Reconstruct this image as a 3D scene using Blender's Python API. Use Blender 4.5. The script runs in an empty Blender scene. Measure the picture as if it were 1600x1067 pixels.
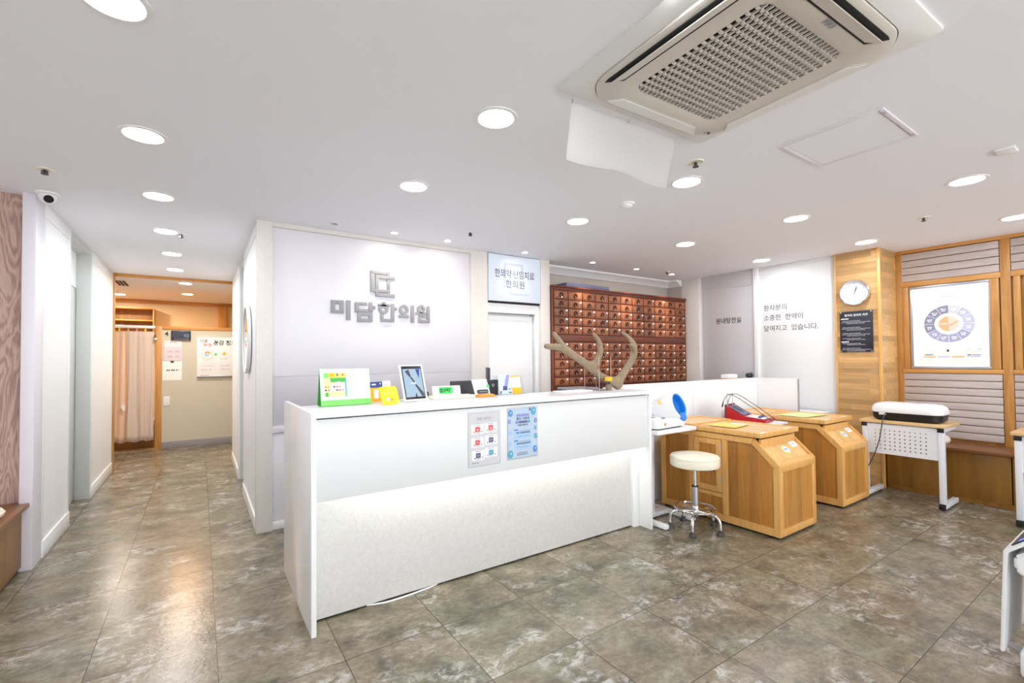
import bpy, bmesh, math, random
from math import sin, cos, pi, radians, atan2, hypot
from mathutils import Matrix, Vector
random.seed(7)
S = bpy.context.scene
COL = S.collection
ZC = 2.575                                   # ceiling height

# ---------------------------------------------------------------- camera
cd = bpy.data.cameras.new('camera'); cam = bpy.data.objects.new('camera', cd); COL.objects.link(cam)
cd.sensor_width = 36.0; cd.lens = 715.754 / 1600 * 36
cd.shift_x = (800 - 781.586) / 1600; cd.shift_y = (547.436 - 533.5) / 1600
cd.clip_start = 0.02
_y, _p, _r = radians(33.2333), radians(1.16677), radians(0.51149)
fw = Vector((sin(_y) * cos(_p), cos(_y) * cos(_p), sin(_p)))
rt = Vector((cos(_y), -sin(_y), 0)); dn = fw.cross(rt)
rt2 = cos(_r) * rt + sin(_r) * dn; dn2 = -sin(_r) * rt + cos(_r) * dn
cam.matrix_world = Matrix(((rt2.x, -dn2.x, -fw.x, 0), (rt2.y, -dn2.y, -fw.y, 0), (rt2.z, -dn2.z, -fw.z, 1.4), (0, 0, 0, 1)))
S.camera = cam

# ---------------------------------------------------------------- daylight through added unseen windows behind, exposure
W = bpy.data.worlds.new('daylight'); S.world = W; W.use_nodes = True
bg = W.node_tree.nodes['Background']; bg.inputs[0].default_value = (0.93, 0.96, 1.0, 1); bg.inputs[1].default_value = 1.8
S.view_settings.view_transform = 'Standard'; S.view_settings.look = 'None'
S.view_settings.gamma = 1.0; S.view_settings.use_curve_mapping = False
S.view_settings.exposure = 1.63
LAMP = 30.0                                  # radiance of the ceiling lamps
S.cycles.max_bounces = 10; S.cycles.diffuse_bounces = 7; S.cycles.glossy_bounces = 4
S.cycles.transmission_bounces = 8; S.cycles.transparent_max_bounces = 10
S.cycles.sample_clamp_indirect = 6.0
S.cycles.use_denoising = True; S.cycles.sample_clamp_direct = 0.0

# ---------------------------------------------------------------- materials
def srgb(r, g, b):
    f = lambda c: (c / 255 / 12.92) if c / 255 <= 0.04045 else ((c / 255 + 0.055) / 1.055) ** 2.4
    return (f(r), f(g), f(b), 1)
class NT:
    def __init__(s, m): s.m = m; s.t = m.node_tree; s.n = s.t.nodes; s.l = s.t.links
    def add(s, typ, **kw):
        nd = s.n.new(typ)
        for k, v in kw.items():
            if k.startswith('i_'): nd.inputs[int(k[2:]) if k[2:].isdigit() else k[2:].replace('_', ' ')].default_value = v
            else: setattr(nd, k, v)
        return nd
    def link(s, a, b): s.l.new(a, b)
def newmat(name):
    m = bpy.data.materials.new(name); m.use_nodes = True
    t = NT(m); return m, t, t.n['Principled BSDF']
def plain(name, col, rough=0.5, metal=0.0, bump=0.0, bscale=200.0, spec=None, var=0.0, vscale=3.0, coat=0.0, trans=0.0, ior=None):
    m, t, b = newmat(name)
    c = srgb(*col); b.inputs['Base Color'].default_value = c
    b.inputs['Roughness'].default_value = rough; b.inputs['Metallic'].default_value = metal
    if spec is not None: b.inputs['Specular IOR Level'].default_value = spec
    if coat: b.inputs['Coat Weight'].default_value = coat; b.inputs['Coat Roughness'].default_value = 0.08
    if trans: b.inputs['Transmission Weight'].default_value = trans
    if ior: b.inputs['IOR'].default_value = ior
    tc = t.add('ShaderNodeTexCoord')
    nz = t.add('ShaderNodeTexNoise', i_Scale=bscale, i_Detail=4.0); t.link(tc.outputs['Object'], nz.inputs['Vector'])
    if var:
        n2 = t.add('ShaderNodeTexNoise', i_Scale=vscale, i_Detail=5.0); t.link(tc.outputs['Object'], n2.inputs['Vector'])
        mx = t.add('ShaderNodeMixRGB', blend_type='MULTIPLY'); mx.inputs[0].default_value = var
        mx.inputs[1].default_value = c; t.link(n2.outputs['Fac'], mx.inputs[2]); t.link(mx.outputs[0], b.inputs['Base Color'])
    if not bump and rough < 0.25: return m
    bp = t.add('ShaderNodeBump', i_Strength=bump if bump else 0.012); bp.inputs['Distance'].default_value = 0.002
    t.link(nz.outputs['Fac'], bp.inputs['Height']); t.link(bp.outputs[0], b.inputs['Normal'])
    return m
def glow(name, col, strength, base=0.12):
    m, t, b = newmat(name)
    cc_ = srgb(*col); b.inputs['Base Color'].default_value = (cc_[0] * base, cc_[1] * base, cc_[2] * base, 1); b.inputs['Emission Color'].default_value = cc_
    b.inputs['Emission Strength'].default_value = strength; b.inputs['Roughness'].default_value = 0.4
    return m
def wood(name, c1, c2, axis='z', scale=1.0, rough=0.42, board=None, bvar=0.35, knots=0.0, objvar=0.0, contrast=(0.3, 0.7)):
    """grain running along one axis; board=(length, width) lays boards along that axis, stacked along board axis"""
    m, t, b = newmat(name)
    tc = t.add('ShaderNodeTexCoord'); co = tc.outputs['Object']
    mp = t.add('ShaderNodeMapping'); t.link(co, mp.inputs['Vector'])
    sc = {'x': (1.2, 14, 14), 'y': (14, 1.2, 14), 'z': (14, 14, 1.2)}[axis]
    mp.inputs['Scale'].default_value = tuple(q * scale for q in sc)
    n1 = t.add('ShaderNodeTexNoise', i_Scale=1.6, i_Detail=7.0, i_Roughness=0.62, i_Distortion=1.2)
    fac = None
    if board:
        # random value per board from floored coordinates
        sep = t.add('ShaderNodeSeparateXYZ'); t.link(co, sep.inputs[0])
        ia, ib, ic = board[2]
        def fl(sock, size, off=None):
            d = t.add('ShaderNodeMath', operation='DIVIDE'); t.link(sock, d.inputs[0]); d.inputs[1].default_value = size
            if off is not None:
                a = t.add('ShaderNodeMath', operation='ADD'); t.link(d.outputs[0], a.inputs[0]); t.link(off, a.inputs[1]); d = a
            f = t.add('ShaderNodeMath', operation='FLOOR'); t.link(d.outputs[0], f.inputs[0]); return f.outputs[0]
        row = fl(sep.outputs[ib], board[1])
        hs = t.add('ShaderNodeTexWhiteNoise', noise_dimensions='1D'); t.link(row, hs.inputs['W'])
        along = t.add('ShaderNodeMath', operation='ADD'); t.link(sep.outputs[ia], along.inputs[0])
        if ic is not None: t.link(sep.outputs[ic], along.inputs[1])
        colm = fl(along.outputs[0], board[0], hs.outputs['Value'])
        cb = t.add('ShaderNodeCombineXYZ'); t.link(row, cb.inputs[0]); t.link(colm, cb.inputs[1])
        wn = t.add('ShaderNodeTexWhiteNoise', noise_dimensions='3D'); t.link(cb.outputs[0], wn.inputs['Vector'])
        fac = wn.outputs['Value']
        va = t.add('ShaderNodeVectorMath', operation='MULTIPLY_ADD'); t.link(wn.outputs['Color'], va.inputs[0])
        va.inputs[1].default_value = (9, 9, 9); t.link(mp.outputs[0], va.inputs[2]); t.link(va.outputs[0], n1.inputs['Vector'])
    else:
        oi0 = t.add('ShaderNodeObjectInfo')
        va = t.add('ShaderNodeVectorMath', operation='MULTIPLY_ADD'); t.link(oi0.outputs['Random'], va.inputs[0])
        va.inputs[1].default_value = (17, 17, 17); t.link(mp.outputs[0], va.inputs[2]); t.link(va.outputs[0], n1.inputs['Vector'])
    rp = t.add('ShaderNodeValToRGB'); t.link(n1.outputs['Fac'], rp.inputs[0])
    rp.color_ramp.elements[0].position = contrast[0]; rp.color_ramp.elements[1].position = contrast[1]
    rp.color_ramp.elements[0].color = srgb(*c1); rp.color_ramp.elements[1].color = srgb(*c2)
    out = rp.outputs[0]
    def mult(out, sock, lo, hi):
        mr = t.add('ShaderNodeMapRange'); t.link(sock, mr.inputs[0]); mr.inputs[3].default_value = lo; mr.inputs[4].default_value = hi
        mx = t.add('ShaderNodeMixRGB', blend_type='MULTIPLY'); mx.inputs[0].default_value = 1
        t.link(out, mx.inputs[1]); t.link(mr.outputs[0], mx.inputs[2]); return mx.outputs[0]
    if fac is not None: out = mult(out, fac, 1 - bvar, 1.08)
    if objvar:
        oi = t.add('ShaderNodeObjectInfo'); out = mult(out, oi.outputs['Random'], 1 - objvar, 1.2)
    if knots:
        vo = t.add('ShaderNodeTexVoronoi', i_Scale=knots); t.link(co, vo.inputs['Vector'])
        kr = t.add('ShaderNodeValToRGB'); t.link(vo.outputs['Distance'], kr.inputs[0])
        kr.color_ramp.elements[0].position = 0.03; kr.color_ramp.elements[0].color = (0.28, 0.17, 0.09, 1)
        kr.color_ramp.elements[1].position = 0.10; kr.color_ramp.elements[1].color = (1, 1, 1, 1)
        mx = t.add('ShaderNodeMixRGB', blend_type='MULTIPLY'); mx.inputs[0].default_value = 1
        t.link(out, mx.inputs[1]); t.link(kr.outputs[0], mx.inputs[2]); out = mx.outputs[0]
    t.link(out, b.inputs['Base Color']); b.inputs['Roughness'].default_value = rough
    bp = t.add('ShaderNodeBump', i_Strength=0.08); bp.inputs['Distance'].default_value = 0.003
    t.link(n1.outputs['Fac'], bp.inputs['Height']); t.link(bp.outputs[0], b.inputs['Normal'])
    return m

M = {}
M['ceiling'] = plain('ceiling_paint', (241, 242, 248), 0.85, bump=0.05, bscale=90)
M['white_wall'] = plain('white_satin_wall', (240, 241, 241), 0.4, bump=0.02)
M['lavender'] = plain('pale_lavender_panel', (232, 230, 236), 0.45)
M['grey_band'] = plain('pale_grey_band', (203, 200, 206), 0.5)
M['beige'] = plain('beige_textured_wallpaper', (233, 228, 222), 0.75, bump=0.5, bscale=120, var=0.10, vscale=40)
M['niche'] = plain('warm_grey_wallpaper', (196, 188, 178), 0.8, bump=0.3, bscale=160, var=0.15, vscale=30)
M['door_grey'] = plain('pale_grey_door', (206, 203, 206), 0.45)
M['white_gloss'] = plain('white_gloss_laminate', (243, 244, 245), 0.2)
M['gloss_front'] = plain('off_white_gloss_front', (226, 229, 230), 0.38)
M['white_plastic'] = plain('white_plastic', (238, 239, 240), 0.3)
M['white_metal'] = plain('white_powder_metal', (226, 229, 234), 0.35)
M['ac_plastic'] = plain('cream_plastic', (208, 202, 192), 0.42)
M['ac_light'] = plain('light_cream_plastic', (226, 225, 222), 0.42)
M['trim_white'] = plain('white_trim', (240, 240, 240), 0.35)
M['lavtrim'] = plain('cool_white_trim', (228, 224, 232), 0.4)
M['frame_grey'] = plain('grey_door_frame', (206, 208, 204), 0.4)
M['chrome'] = plain('chrome', (225, 225, 228), 0.12, metal=1.0)
M['silver'] = plain('brushed_aluminium', (190, 193, 200), 0.35, metal=0.85)
M['sign_grey'] = plain('silver_grey_acrylic', (150, 150, 153), 0.5, metal=0.0)
M['black'] = plain('black_plastic', (22, 22, 24), 0.35)
M['dark'] = plain('dark_shadow_gap', (30, 30, 30), 0.8)
M['charcoal'] = plain('charcoal_plastic', (58, 60, 66), 0.45)
M['dark_ink'] = plain('dark_lettering', (34, 36, 42), 0.5)
M['grey_ink'] = plain('grey_lettering', (78, 86, 100), 0.5)
M['mid_ink'] = plain('mid_grey_print', (150, 150, 158), 0.6)
M['pale_ink'] = plain('pale_grey_print', (205, 206, 212), 0.6)
M['board_navy'] = plain('dark_navy_board', (42, 45, 58), 0.35)
M['white_ink'] = plain('white_lettering', (244, 244, 244), 0.6)
M['paper'] = plain('white_paper', (242, 242, 242), 0.8)
M['cream'] = plain('cream_leather', (240, 235, 214), 0.38, bump=0.15, bscale=500)
M['cream_d'] = plain('cream_leather_side', (226, 219, 194), 0.42, bump=0.15, bscale=500)
M['rubber'] = plain('grey_rubber', (70, 70, 70), 0.7)
M['red'] = plain('red_plastic', (178, 26, 40), 0.3)
M['blue'] = plain('blue_plastic', (28, 132, 222), 0.35)
M['blue_l'] = plain('light_blue_plastic', (70, 160, 236), 0.35)
M['blue_d'] = plain('deep_blue_fabric', (20, 96, 196), 0.7)
M['green'] = plain('light_green_card', (132, 226, 112), 0.55)
M['green_d'] = plain('green_card', (72, 178, 74), 0.55)
M['npay'] = plain('bright_green_label', (62, 226, 104), 0.5)
M['npay_d'] = plain('deep_green_label', (4, 96, 30), 0.5)
M['yellow'] = plain('yellow_card', (253, 210, 42), 0.5)
M['amber'] = plain('amber_print', (250, 184, 20), 0.5)
M['orange'] = plain('orange_plastic', (244, 160, 60), 0.45)
M['navy'] = plain('navy_print', (58, 74, 140), 0.5)
M['purple'] = plain('purple_print', (140, 144, 214), 0.5)
M['skyblue'] = plain('sky_blue_print', (168, 204, 236), 0.5)
M['paleblue'] = plain('pale_blue_paper', (202, 220, 240), 0.5)
M['teal'] = plain('teal_print', (88, 170, 196), 0.5)
M['pblue'] = plain('poster_blue_print', (84, 150, 214), 0.5)
M['pgrey'] = plain('poster_grey_paper', (226, 224, 226), 0.5)
M['coral'] = plain('coral_print', (222, 104, 104), 0.5)
M['slate'] = plain('slate_print', (104, 108, 136), 0.5)
M['pink'] = plain('pink_paper', (236, 208, 218), 0.6)
M['pink_d'] = plain('rose_print', (214, 140, 160), 0.6)
M['paleyellow'] = plain('pale_yellow_paper', (248, 214, 110), 0.6)
M['palegreen'] = plain('pale_green_paper', (216, 232, 160), 0.6)
M['partition'] = plain('green_grey_wallpaper', (204, 199, 182), 0.8, bump=0.3, bscale=300)
M['peach'] = plain('peach_wallpaper', (230, 208, 170), 0.8)
M['skirt_grey'] = plain('grey_skirting', (150, 148, 150), 0.5)
M['tan'] = plain('tan_edge', (206, 160, 120), 0.5)
M['slatwhite'] = wood('whitewashed_spruce', (184, 172, 168), (206, 195, 190), 'y', 0.8, 0.75, knots=2.2, objvar=0.0, contrast=(0.25, 0.75))
M['pine'] = wood('honey_pine', (180, 124, 60), (210, 158, 90), 'z', 0.8, 0.4, knots=1.6)
M['pine_h'] = wood('honey_pine_rail', (194, 136, 68), (218, 164, 96), 'y', 0.8, 0.4, knots=3.2)
M['pine_x'] = wood('honey_pine_beam', (182, 122, 48), (214, 154, 78), 'x', 0.8, 0.45)
M['butcher'] = wood('laminated_oak_boards', (206, 158, 98), (230, 188, 130), 'y', 0.9, 0.35, board=(0.5, 0.058, (1, 2, 0)), bvar=0.34, knots=2.0)
M['box_frame'] = wood('light_oak_frame', (218, 162, 86), (234, 186, 114), 'z', 0.9, 0.38)
M['box_panel'] = wood('oak_panel_boards', (186, 120, 44), (214, 152, 72), 'z', 1.0, 0.42, board=(900.0, 0.082, (2, 1, None)), bvar=0.36)
M['box_panelx'] = wood('oak_front_boards', (194, 132, 56), (220, 164, 86), 'z', 1.0, 0.42, board=(900.0, 0.075, (2, 0, None)), bvar=0.3)
M['box_top'] = wood('oak_top_boards', (222, 174, 104), (236, 196, 130), 'y', 0.9, 0.32, board=(900.0, 0.085, (1, 0, None)), bvar=0.10)
M['bench_front'] = wood('brown_plywood', (118, 80, 22), (154, 108, 40), 'z', 0.35, 0.42)
M['bench_top'] = wood('brown_bench_board', (118, 74, 38), (148, 98, 56), 'y', 0.7, 0.38)
def veneer():
    m, t, b = newmat('pinkish_swirled_veneer'); tc = t.add('ShaderNodeTexCoord')
    mp = t.add('ShaderNodeMapping'); t.link(tc.outputs['Object'], mp.inputs[0]); mp.inputs['Scale'].default_value = (3.2, 1, 0.75)
    n = t.add('ShaderNodeTexNoise', i_Scale=1.7, i_Detail=3.0, i_Distortion=0.8); t.link(mp.outputs[0], n.inputs['Vector'])
    f = t.add('ShaderNodeMath', operation='MULTIPLY'); t.link(n.outputs['Fac'], f.inputs[0]); f.inputs[1].default_value = 11.0
    q = t.add('ShaderNodeMath', operation='PINGPONG'); t.link(f.outputs[0], q.inputs[0]); q.inputs[1].default_value = 0.5
    n2 = t.add('ShaderNodeTexNoise', i_Scale=60.0, i_Detail=6.0); mp2 = t.add('ShaderNodeMapping'); t.link(tc.outputs['Object'], mp2.inputs[0]); mp2.inputs['Scale'].default_value = (3, 1, 0.12); t.link(mp2.outputs[0], n2.inputs['Vector'])
    ad = t.add('ShaderNodeMath', operation='ADD'); t.link(q.outputs[0], ad.inputs[0]); t.link(n2.outputs['Fac'], ad.inputs[1])
    r = t.add('ShaderNodeValToRGB'); t.link(ad.outputs[0], r.inputs[0]); e = r.color_ramp.elements
    e[0].position = 0.42; e[0].color = srgb(152, 118, 106); e[1].position = 0.95; e[1].color = srgb(198, 168, 156)
    t.link(r.outputs[0], b.inputs['Base Color']); b.inputs['Roughness'].default_value = 0.5; return m
M['marblewood'] = veneer()
M['redwood'] = wood('dark_red_brown_wood', (84, 38, 24), (112, 56, 36), 'x', 0.8, 0.35)
M['redwood_v'] = wood('red_brown_side_board', (104, 50, 28), (134, 70, 42), 'z', 0.8, 0.35)
M['drawer'] = wood('red_brown_drawer_front', (122, 66, 42), (164, 98, 64), 'x', 1.4, 0.33, objvar=0.42)
M['inlay'] = plain('pale_gold_inlay', (196, 150, 96), 0.5)
M['iron'] = plain('dark_iron_ring', (48, 30, 26), 0.35, metal=0.6)
M['desk_oak'] = wood('beech_laminate', (214, 176, 122), (226, 192, 142), 'y', 0.8, 0.35)
M['antler'] = plain('brown_velvet_antler', (168, 148, 120), 0.85, bump=0.6, bscale=260, var=0.5, vscale=22)
M['curtain'] = plain('peach_beige_curtain', (226, 196, 172), 0.85, bump=0.2, bscale=500)
M['curtain_g'] = plain('grey_beige_curtain', (214, 198, 186), 0.85, bump=0.2, bscale=500)
M['plinth'] = plain('white_speckled_stone', (229, 229, 226), 0.45, bump=0.2, bscale=70, var=0.24, vscale=60)
M['wallsatin'] = plain('off_white_wall', (236, 236, 236), 0.6)
M['mirror'] = plain('mirror_glass', (238, 240, 240), 0.02, metal=1.0)
M['screen_txt'] = glow('pale_lit_grey_print', (190, 190, 200), 0.55)
M['lamp'] = glow('lamp_diffuser', (246, 249, 255), LAMP)
M['lamp_corridor'] = glow('corridor_lamp_diffuser', (246, 250, 255), LAMP * 1.5)
M['lamp_warm'] = glow('warm_lamp_diffuser', (255, 184, 100), 120.0)
M['lamp_neutral'] = glow('back_room_lamp_diffuser', (255, 242, 226), 170.0)
M['spot'] = glow('spot_lamp_face', (255, 246, 232), 60.0)
M['strip'] = glow('led_strip_face', (255, 253, 238), 7.5)
M['lightbox'] = glow('lit_poster_face', (250, 250, 255), 0.382)
M['lb_slate'] = glow('lit_slate_print', (150, 148, 172), 0.318)
M['lb_lav'] = glow('lit_lavender_print', (206, 206, 230), 0.318)
M['lb_mid'] = glow('lit_mid_print', (178, 176, 204), 0.318)
M['lb_orange'] = glow('lit_orange_print', (246, 192, 138), 0.318)
M['lb_peach'] = glow('lit_peach_print', (250, 220, 204), 0.331)
M['lb_dark'] = glow('lit_dark_print', (90, 84, 100), 0.255)
M['lb_pale'] = glow('lit_pale_print', (224, 222, 228), 0.318)
M['lb_cream'] = glow('lit_cream_print', (252, 236, 222), 0.35)
M['signface'] = glow('faintly_lit_sign_face', (216, 224, 238), 0.20, 0.45)
M['sign_mark'] = glow('pale_blue_grey_mark', (198, 208, 226), 0.18, 0.42)
M['screen'] = glow('tablet_screen', (178, 206, 228), 0.268)
M['screen_d'] = glow('tablet_dark_shape', (92, 92, 104), 0.223)
M['screen_b'] = glow('tablet_blue_shape', (52, 76, 178), 0.255)
M['screen_w'] = glow('tablet_white_shape', (236, 244, 250), 0.318)
M['led_blue'] = glow('blue_led_display', (90, 110, 255), 0.764)
M['lcd'] = glow('dim_clock_display', (60, 64, 100), 0.127)
M['lcd_w'] = glow('clock_digits', (180, 180, 220), 0.255)

def floor_mat():
    m, t, b = newmat('stone_pattern_vinyl_tile')
    tc = t.add('ShaderNodeTexCoord'); co = tc.outputs['Object']
    sep = t.add('ShaderNodeSeparateXYZ'); t.link(co, sep.inputs[0])
    def cell(sock, off, size):
        s = t.add('ShaderNodeMath', operation='SUBTRACT'); t.link(sock, s.inputs[0]); s.inputs[1].default_value = off
        d = t.add('ShaderNodeMath', operation='DIVIDE'); t.link(s.outputs[0], d.inputs[0]); d.inputs[1].default_value = size
        f = t.add('ShaderNodeMath', operation='FLOOR'); t.link(d.outputs[0], f.inputs[0])
        q = t.add('ShaderNodeMath', operation='FRACT'); t.link(d.outputs[0], q.inputs[0])
        a = t.add('ShaderNodeMath', operation='SUBTRACT'); t.link(q.outputs[0], a.inputs[0]); a.inputs[1].default_value = 0.5
        ab = t.add('ShaderNodeMath', operation='ABSOLUTE'); t.link(a.outputs[0], ab.inputs[0])
        return f.outputs[0], ab.outputs[0]
    fx, ex = cell(sep.outputs[0], 0.073, 0.502); fy, ey = cell(sep.outputs[1], 0.738, 0.494)
    mxe = t.add('ShaderNodeMath', operation='MAXIMUM'); t.link(ex, mxe.inputs[0]); t.link(ey, mxe.inputs[1])
    gr = t.add('ShaderNodeMapRange'); t.link(mxe.outputs[0], gr.inputs[0]); gr.inputs[1].default_value = 0.4945; gr.inputs[2].default_value = 0.4975
    cb = t.add('ShaderNodeCombineXYZ'); t.link(fx, cb.inputs[0]); t.link(fy, cb.inputs[1])
    wn = t.add('ShaderNodeTexWhiteNoise', noise_dimensions='2D'); t.link(cb.outputs[0], wn.inputs['Vector'])
    vo = t.add('ShaderNodeVectorMath', operation='MULTIPLY_ADD'); t.link(wn.outputs['Color'], vo.inputs[0]); vo.inputs[1].default_value = (23, 23, 5); t.link(co, vo.inputs[2])
    mp = t.add('ShaderNodeMapping'); t.link(vo.outputs[0], mp.inputs[0]); mp.inputs['Rotation'].default_value = (0, 0, radians(24)); mp.inputs['Scale'].default_value = (1.0, 1.3, 1)
    def nz(scale, det, ro, dist=0.0):
        q = t.add('ShaderNodeTexNoise', i_Scale=scale, i_Detail=det, i_Roughness=ro, i_Distortion=dist); t.link(mp.outputs[0], q.inputs['Vector']); return q.outputs['Fac']
    def ramp(sock, stops):
        r = t.add('ShaderNodeValToRGB'); t.link(sock, r.inputs[0]); el = r.color_ramp.elements
        el[0].position, el[0].color = stops[0][0], srgb(*stops[0][1]); el[1].position, el[1].color = stops[-1][0], srgb(*stops[-1][1])
        for p, c in stops[1:-1]: q = el.new(p); q.color = srgb(*c)
        return r.outputs[0]
    def mrange(sock, a_, b_, lo, hi):
        r = t.add('ShaderNodeMapRange'); t.link(sock, r.inputs[0]); r.inputs[1].default_value = a_; r.inputs[2].default_value = b_; r.inputs[3].default_value = lo; r.inputs[4].default_value = hi; return r.outputs[0]
    def mix(fac, a_, b_, mode='MIX'):
        m_ = t.add('ShaderNodeMixRGB', blend_type=mode)
        if isinstance(fac, float): m_.inputs[0].default_value = fac
        else: t.link(fac, m_.inputs[0])
        for k_, v_ in ((1, a_), (2, b_)):
            if isinstance(v_, tuple): m_.inputs[k_].default_value = v_
            else: t.link(v_, m_.inputs[k_])
        return m_.outputs[0]
    n1f = nz(4.0, 10.0, 0.66, 0.3)
    col = ramp(n1f, [(0.33, (98, 94, 84)), (0.43, (124, 117, 102)), (0.5, (139, 130, 113)), (0.57, (147, 139, 123)), (0.68, (166, 159, 145))])
    col = mix(1.0, col, ramp(nz(2.2, 3.0, 0.5), [(0.36, (240, 248, 236)), (0.5, (255, 251, 240)), (0.64, (255, 246, 236))]), 'MULTIPLY')
    col = mix(1.0, col, ramp(nz(26.0, 9.0, 0.7), [(0.32, (196, 196, 196)), (0.62, (255, 255, 255))]), 'MULTIPLY')
    dk = mrange(nz(7.0, 10.0, 0.7), 0.58, 0.68, 0.0, 0.5)
    col = mix(dk, col, srgb(78, 78, 74))
    v1 = mrange(nz(3.1, 4.0, 0.5), 0.50, 0.64, 0.0, 1.0); v2 = mrange(nz(15.0, 11.0, 0.75, 0.6), 0.47, 0.60, 0.0, 1.0)
    fm = t.add('ShaderNodeMath', operation='MULTIPLY'); t.link(v1, fm.inputs[0]); t.link(v2, fm.inputs[1])
    f2 = t.add('ShaderNodeMath', operation='MULTIPLY'); t.link(fm.outputs[0], f2.inputs[0]); f2.inputs[1].default_value = 0.75
    col = mix(f2.outputs[0], col, srgb(204, 202, 195))
    m3 = t.add('ShaderNodeMixRGB'); t.link(gr.outputs[0], m3.inputs[0]); t.link(col, m3.inputs[1]); m3.inputs[2].default_value = srgb(58, 52, 46)
    t.link(m3.outputs[0], b.inputs['Base Color'])
    b.inputs['Roughness'].default_value = 0.24; b.inputs['Specular IOR Level'].default_value = 0.5
    n4 = t.add('ShaderNodeTexNoise', i_Scale=38.0, i_Detail=5.0, i_Distortion=0.8); t.link(co, n4.inputs['Vector'])
    ad = t.add('ShaderNodeMath', operation='ADD'); t.link(n4.outputs['Fac'], ad.inputs[0]); t.link(n1f, ad.inputs[1])
    bp = t.add('ShaderNodeBump', i_Strength=0.3); bp.inputs['Distance'].default_value = 0.003
    t.link(ad.outputs[0], bp.inputs['Height']); t.link(bp.outputs[0], b.inputs['Normal'])
    return m
M['floor'] = floor_mat()
def clear(name, tint):
    m, t, b = newmat(name); t.n.remove(b)
    tr = t.add('ShaderNodeBsdfTransparent'); tr.inputs[0].default_value = tint
    t.link(tr.outputs[0], t.n['Material Output'].inputs[0]); return m
M['acrylic'] = clear('clear_acrylic', (0.955, 0.96, 0.965, 1))
M['acrylic_edge'] = clear('tinted_clear_acrylic', (0.91, 0.92, 0.93, 1))
def film():
    m, t, b = newmat('translucent_plastic_film'); t.n.remove(b)
    tr = t.add('ShaderNodeBsdfTransparent'); tr.inputs[0].default_value = (0.98, 0.98, 0.98, 1)
    tl = t.add('ShaderNodeBsdfTranslucent'); tl.inputs[0].default_value = (0.9, 0.9, 0.88, 1)
    df = t.add('ShaderNodeBsdfDiffuse'); df.inputs[0].default_value = (0.9, 0.9, 0.88, 1)
    a = t.add('ShaderNodeMixShader'); a.inputs[0].default_value = 0.5; t.link(tl.outputs[0], a.inputs[1]); t.link(df.outputs[0], a.inputs[2])
    c = t.add('ShaderNodeMixShader'); c.inputs[0].default_value = 0.2; t.link(tr.outputs[0], c.inputs[1]); t.link(a.outputs[0], c.inputs[2])
    t.link(c.outputs[0], t.n['Material Output'].inputs[0]); return m
M['film'] = film()

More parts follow.
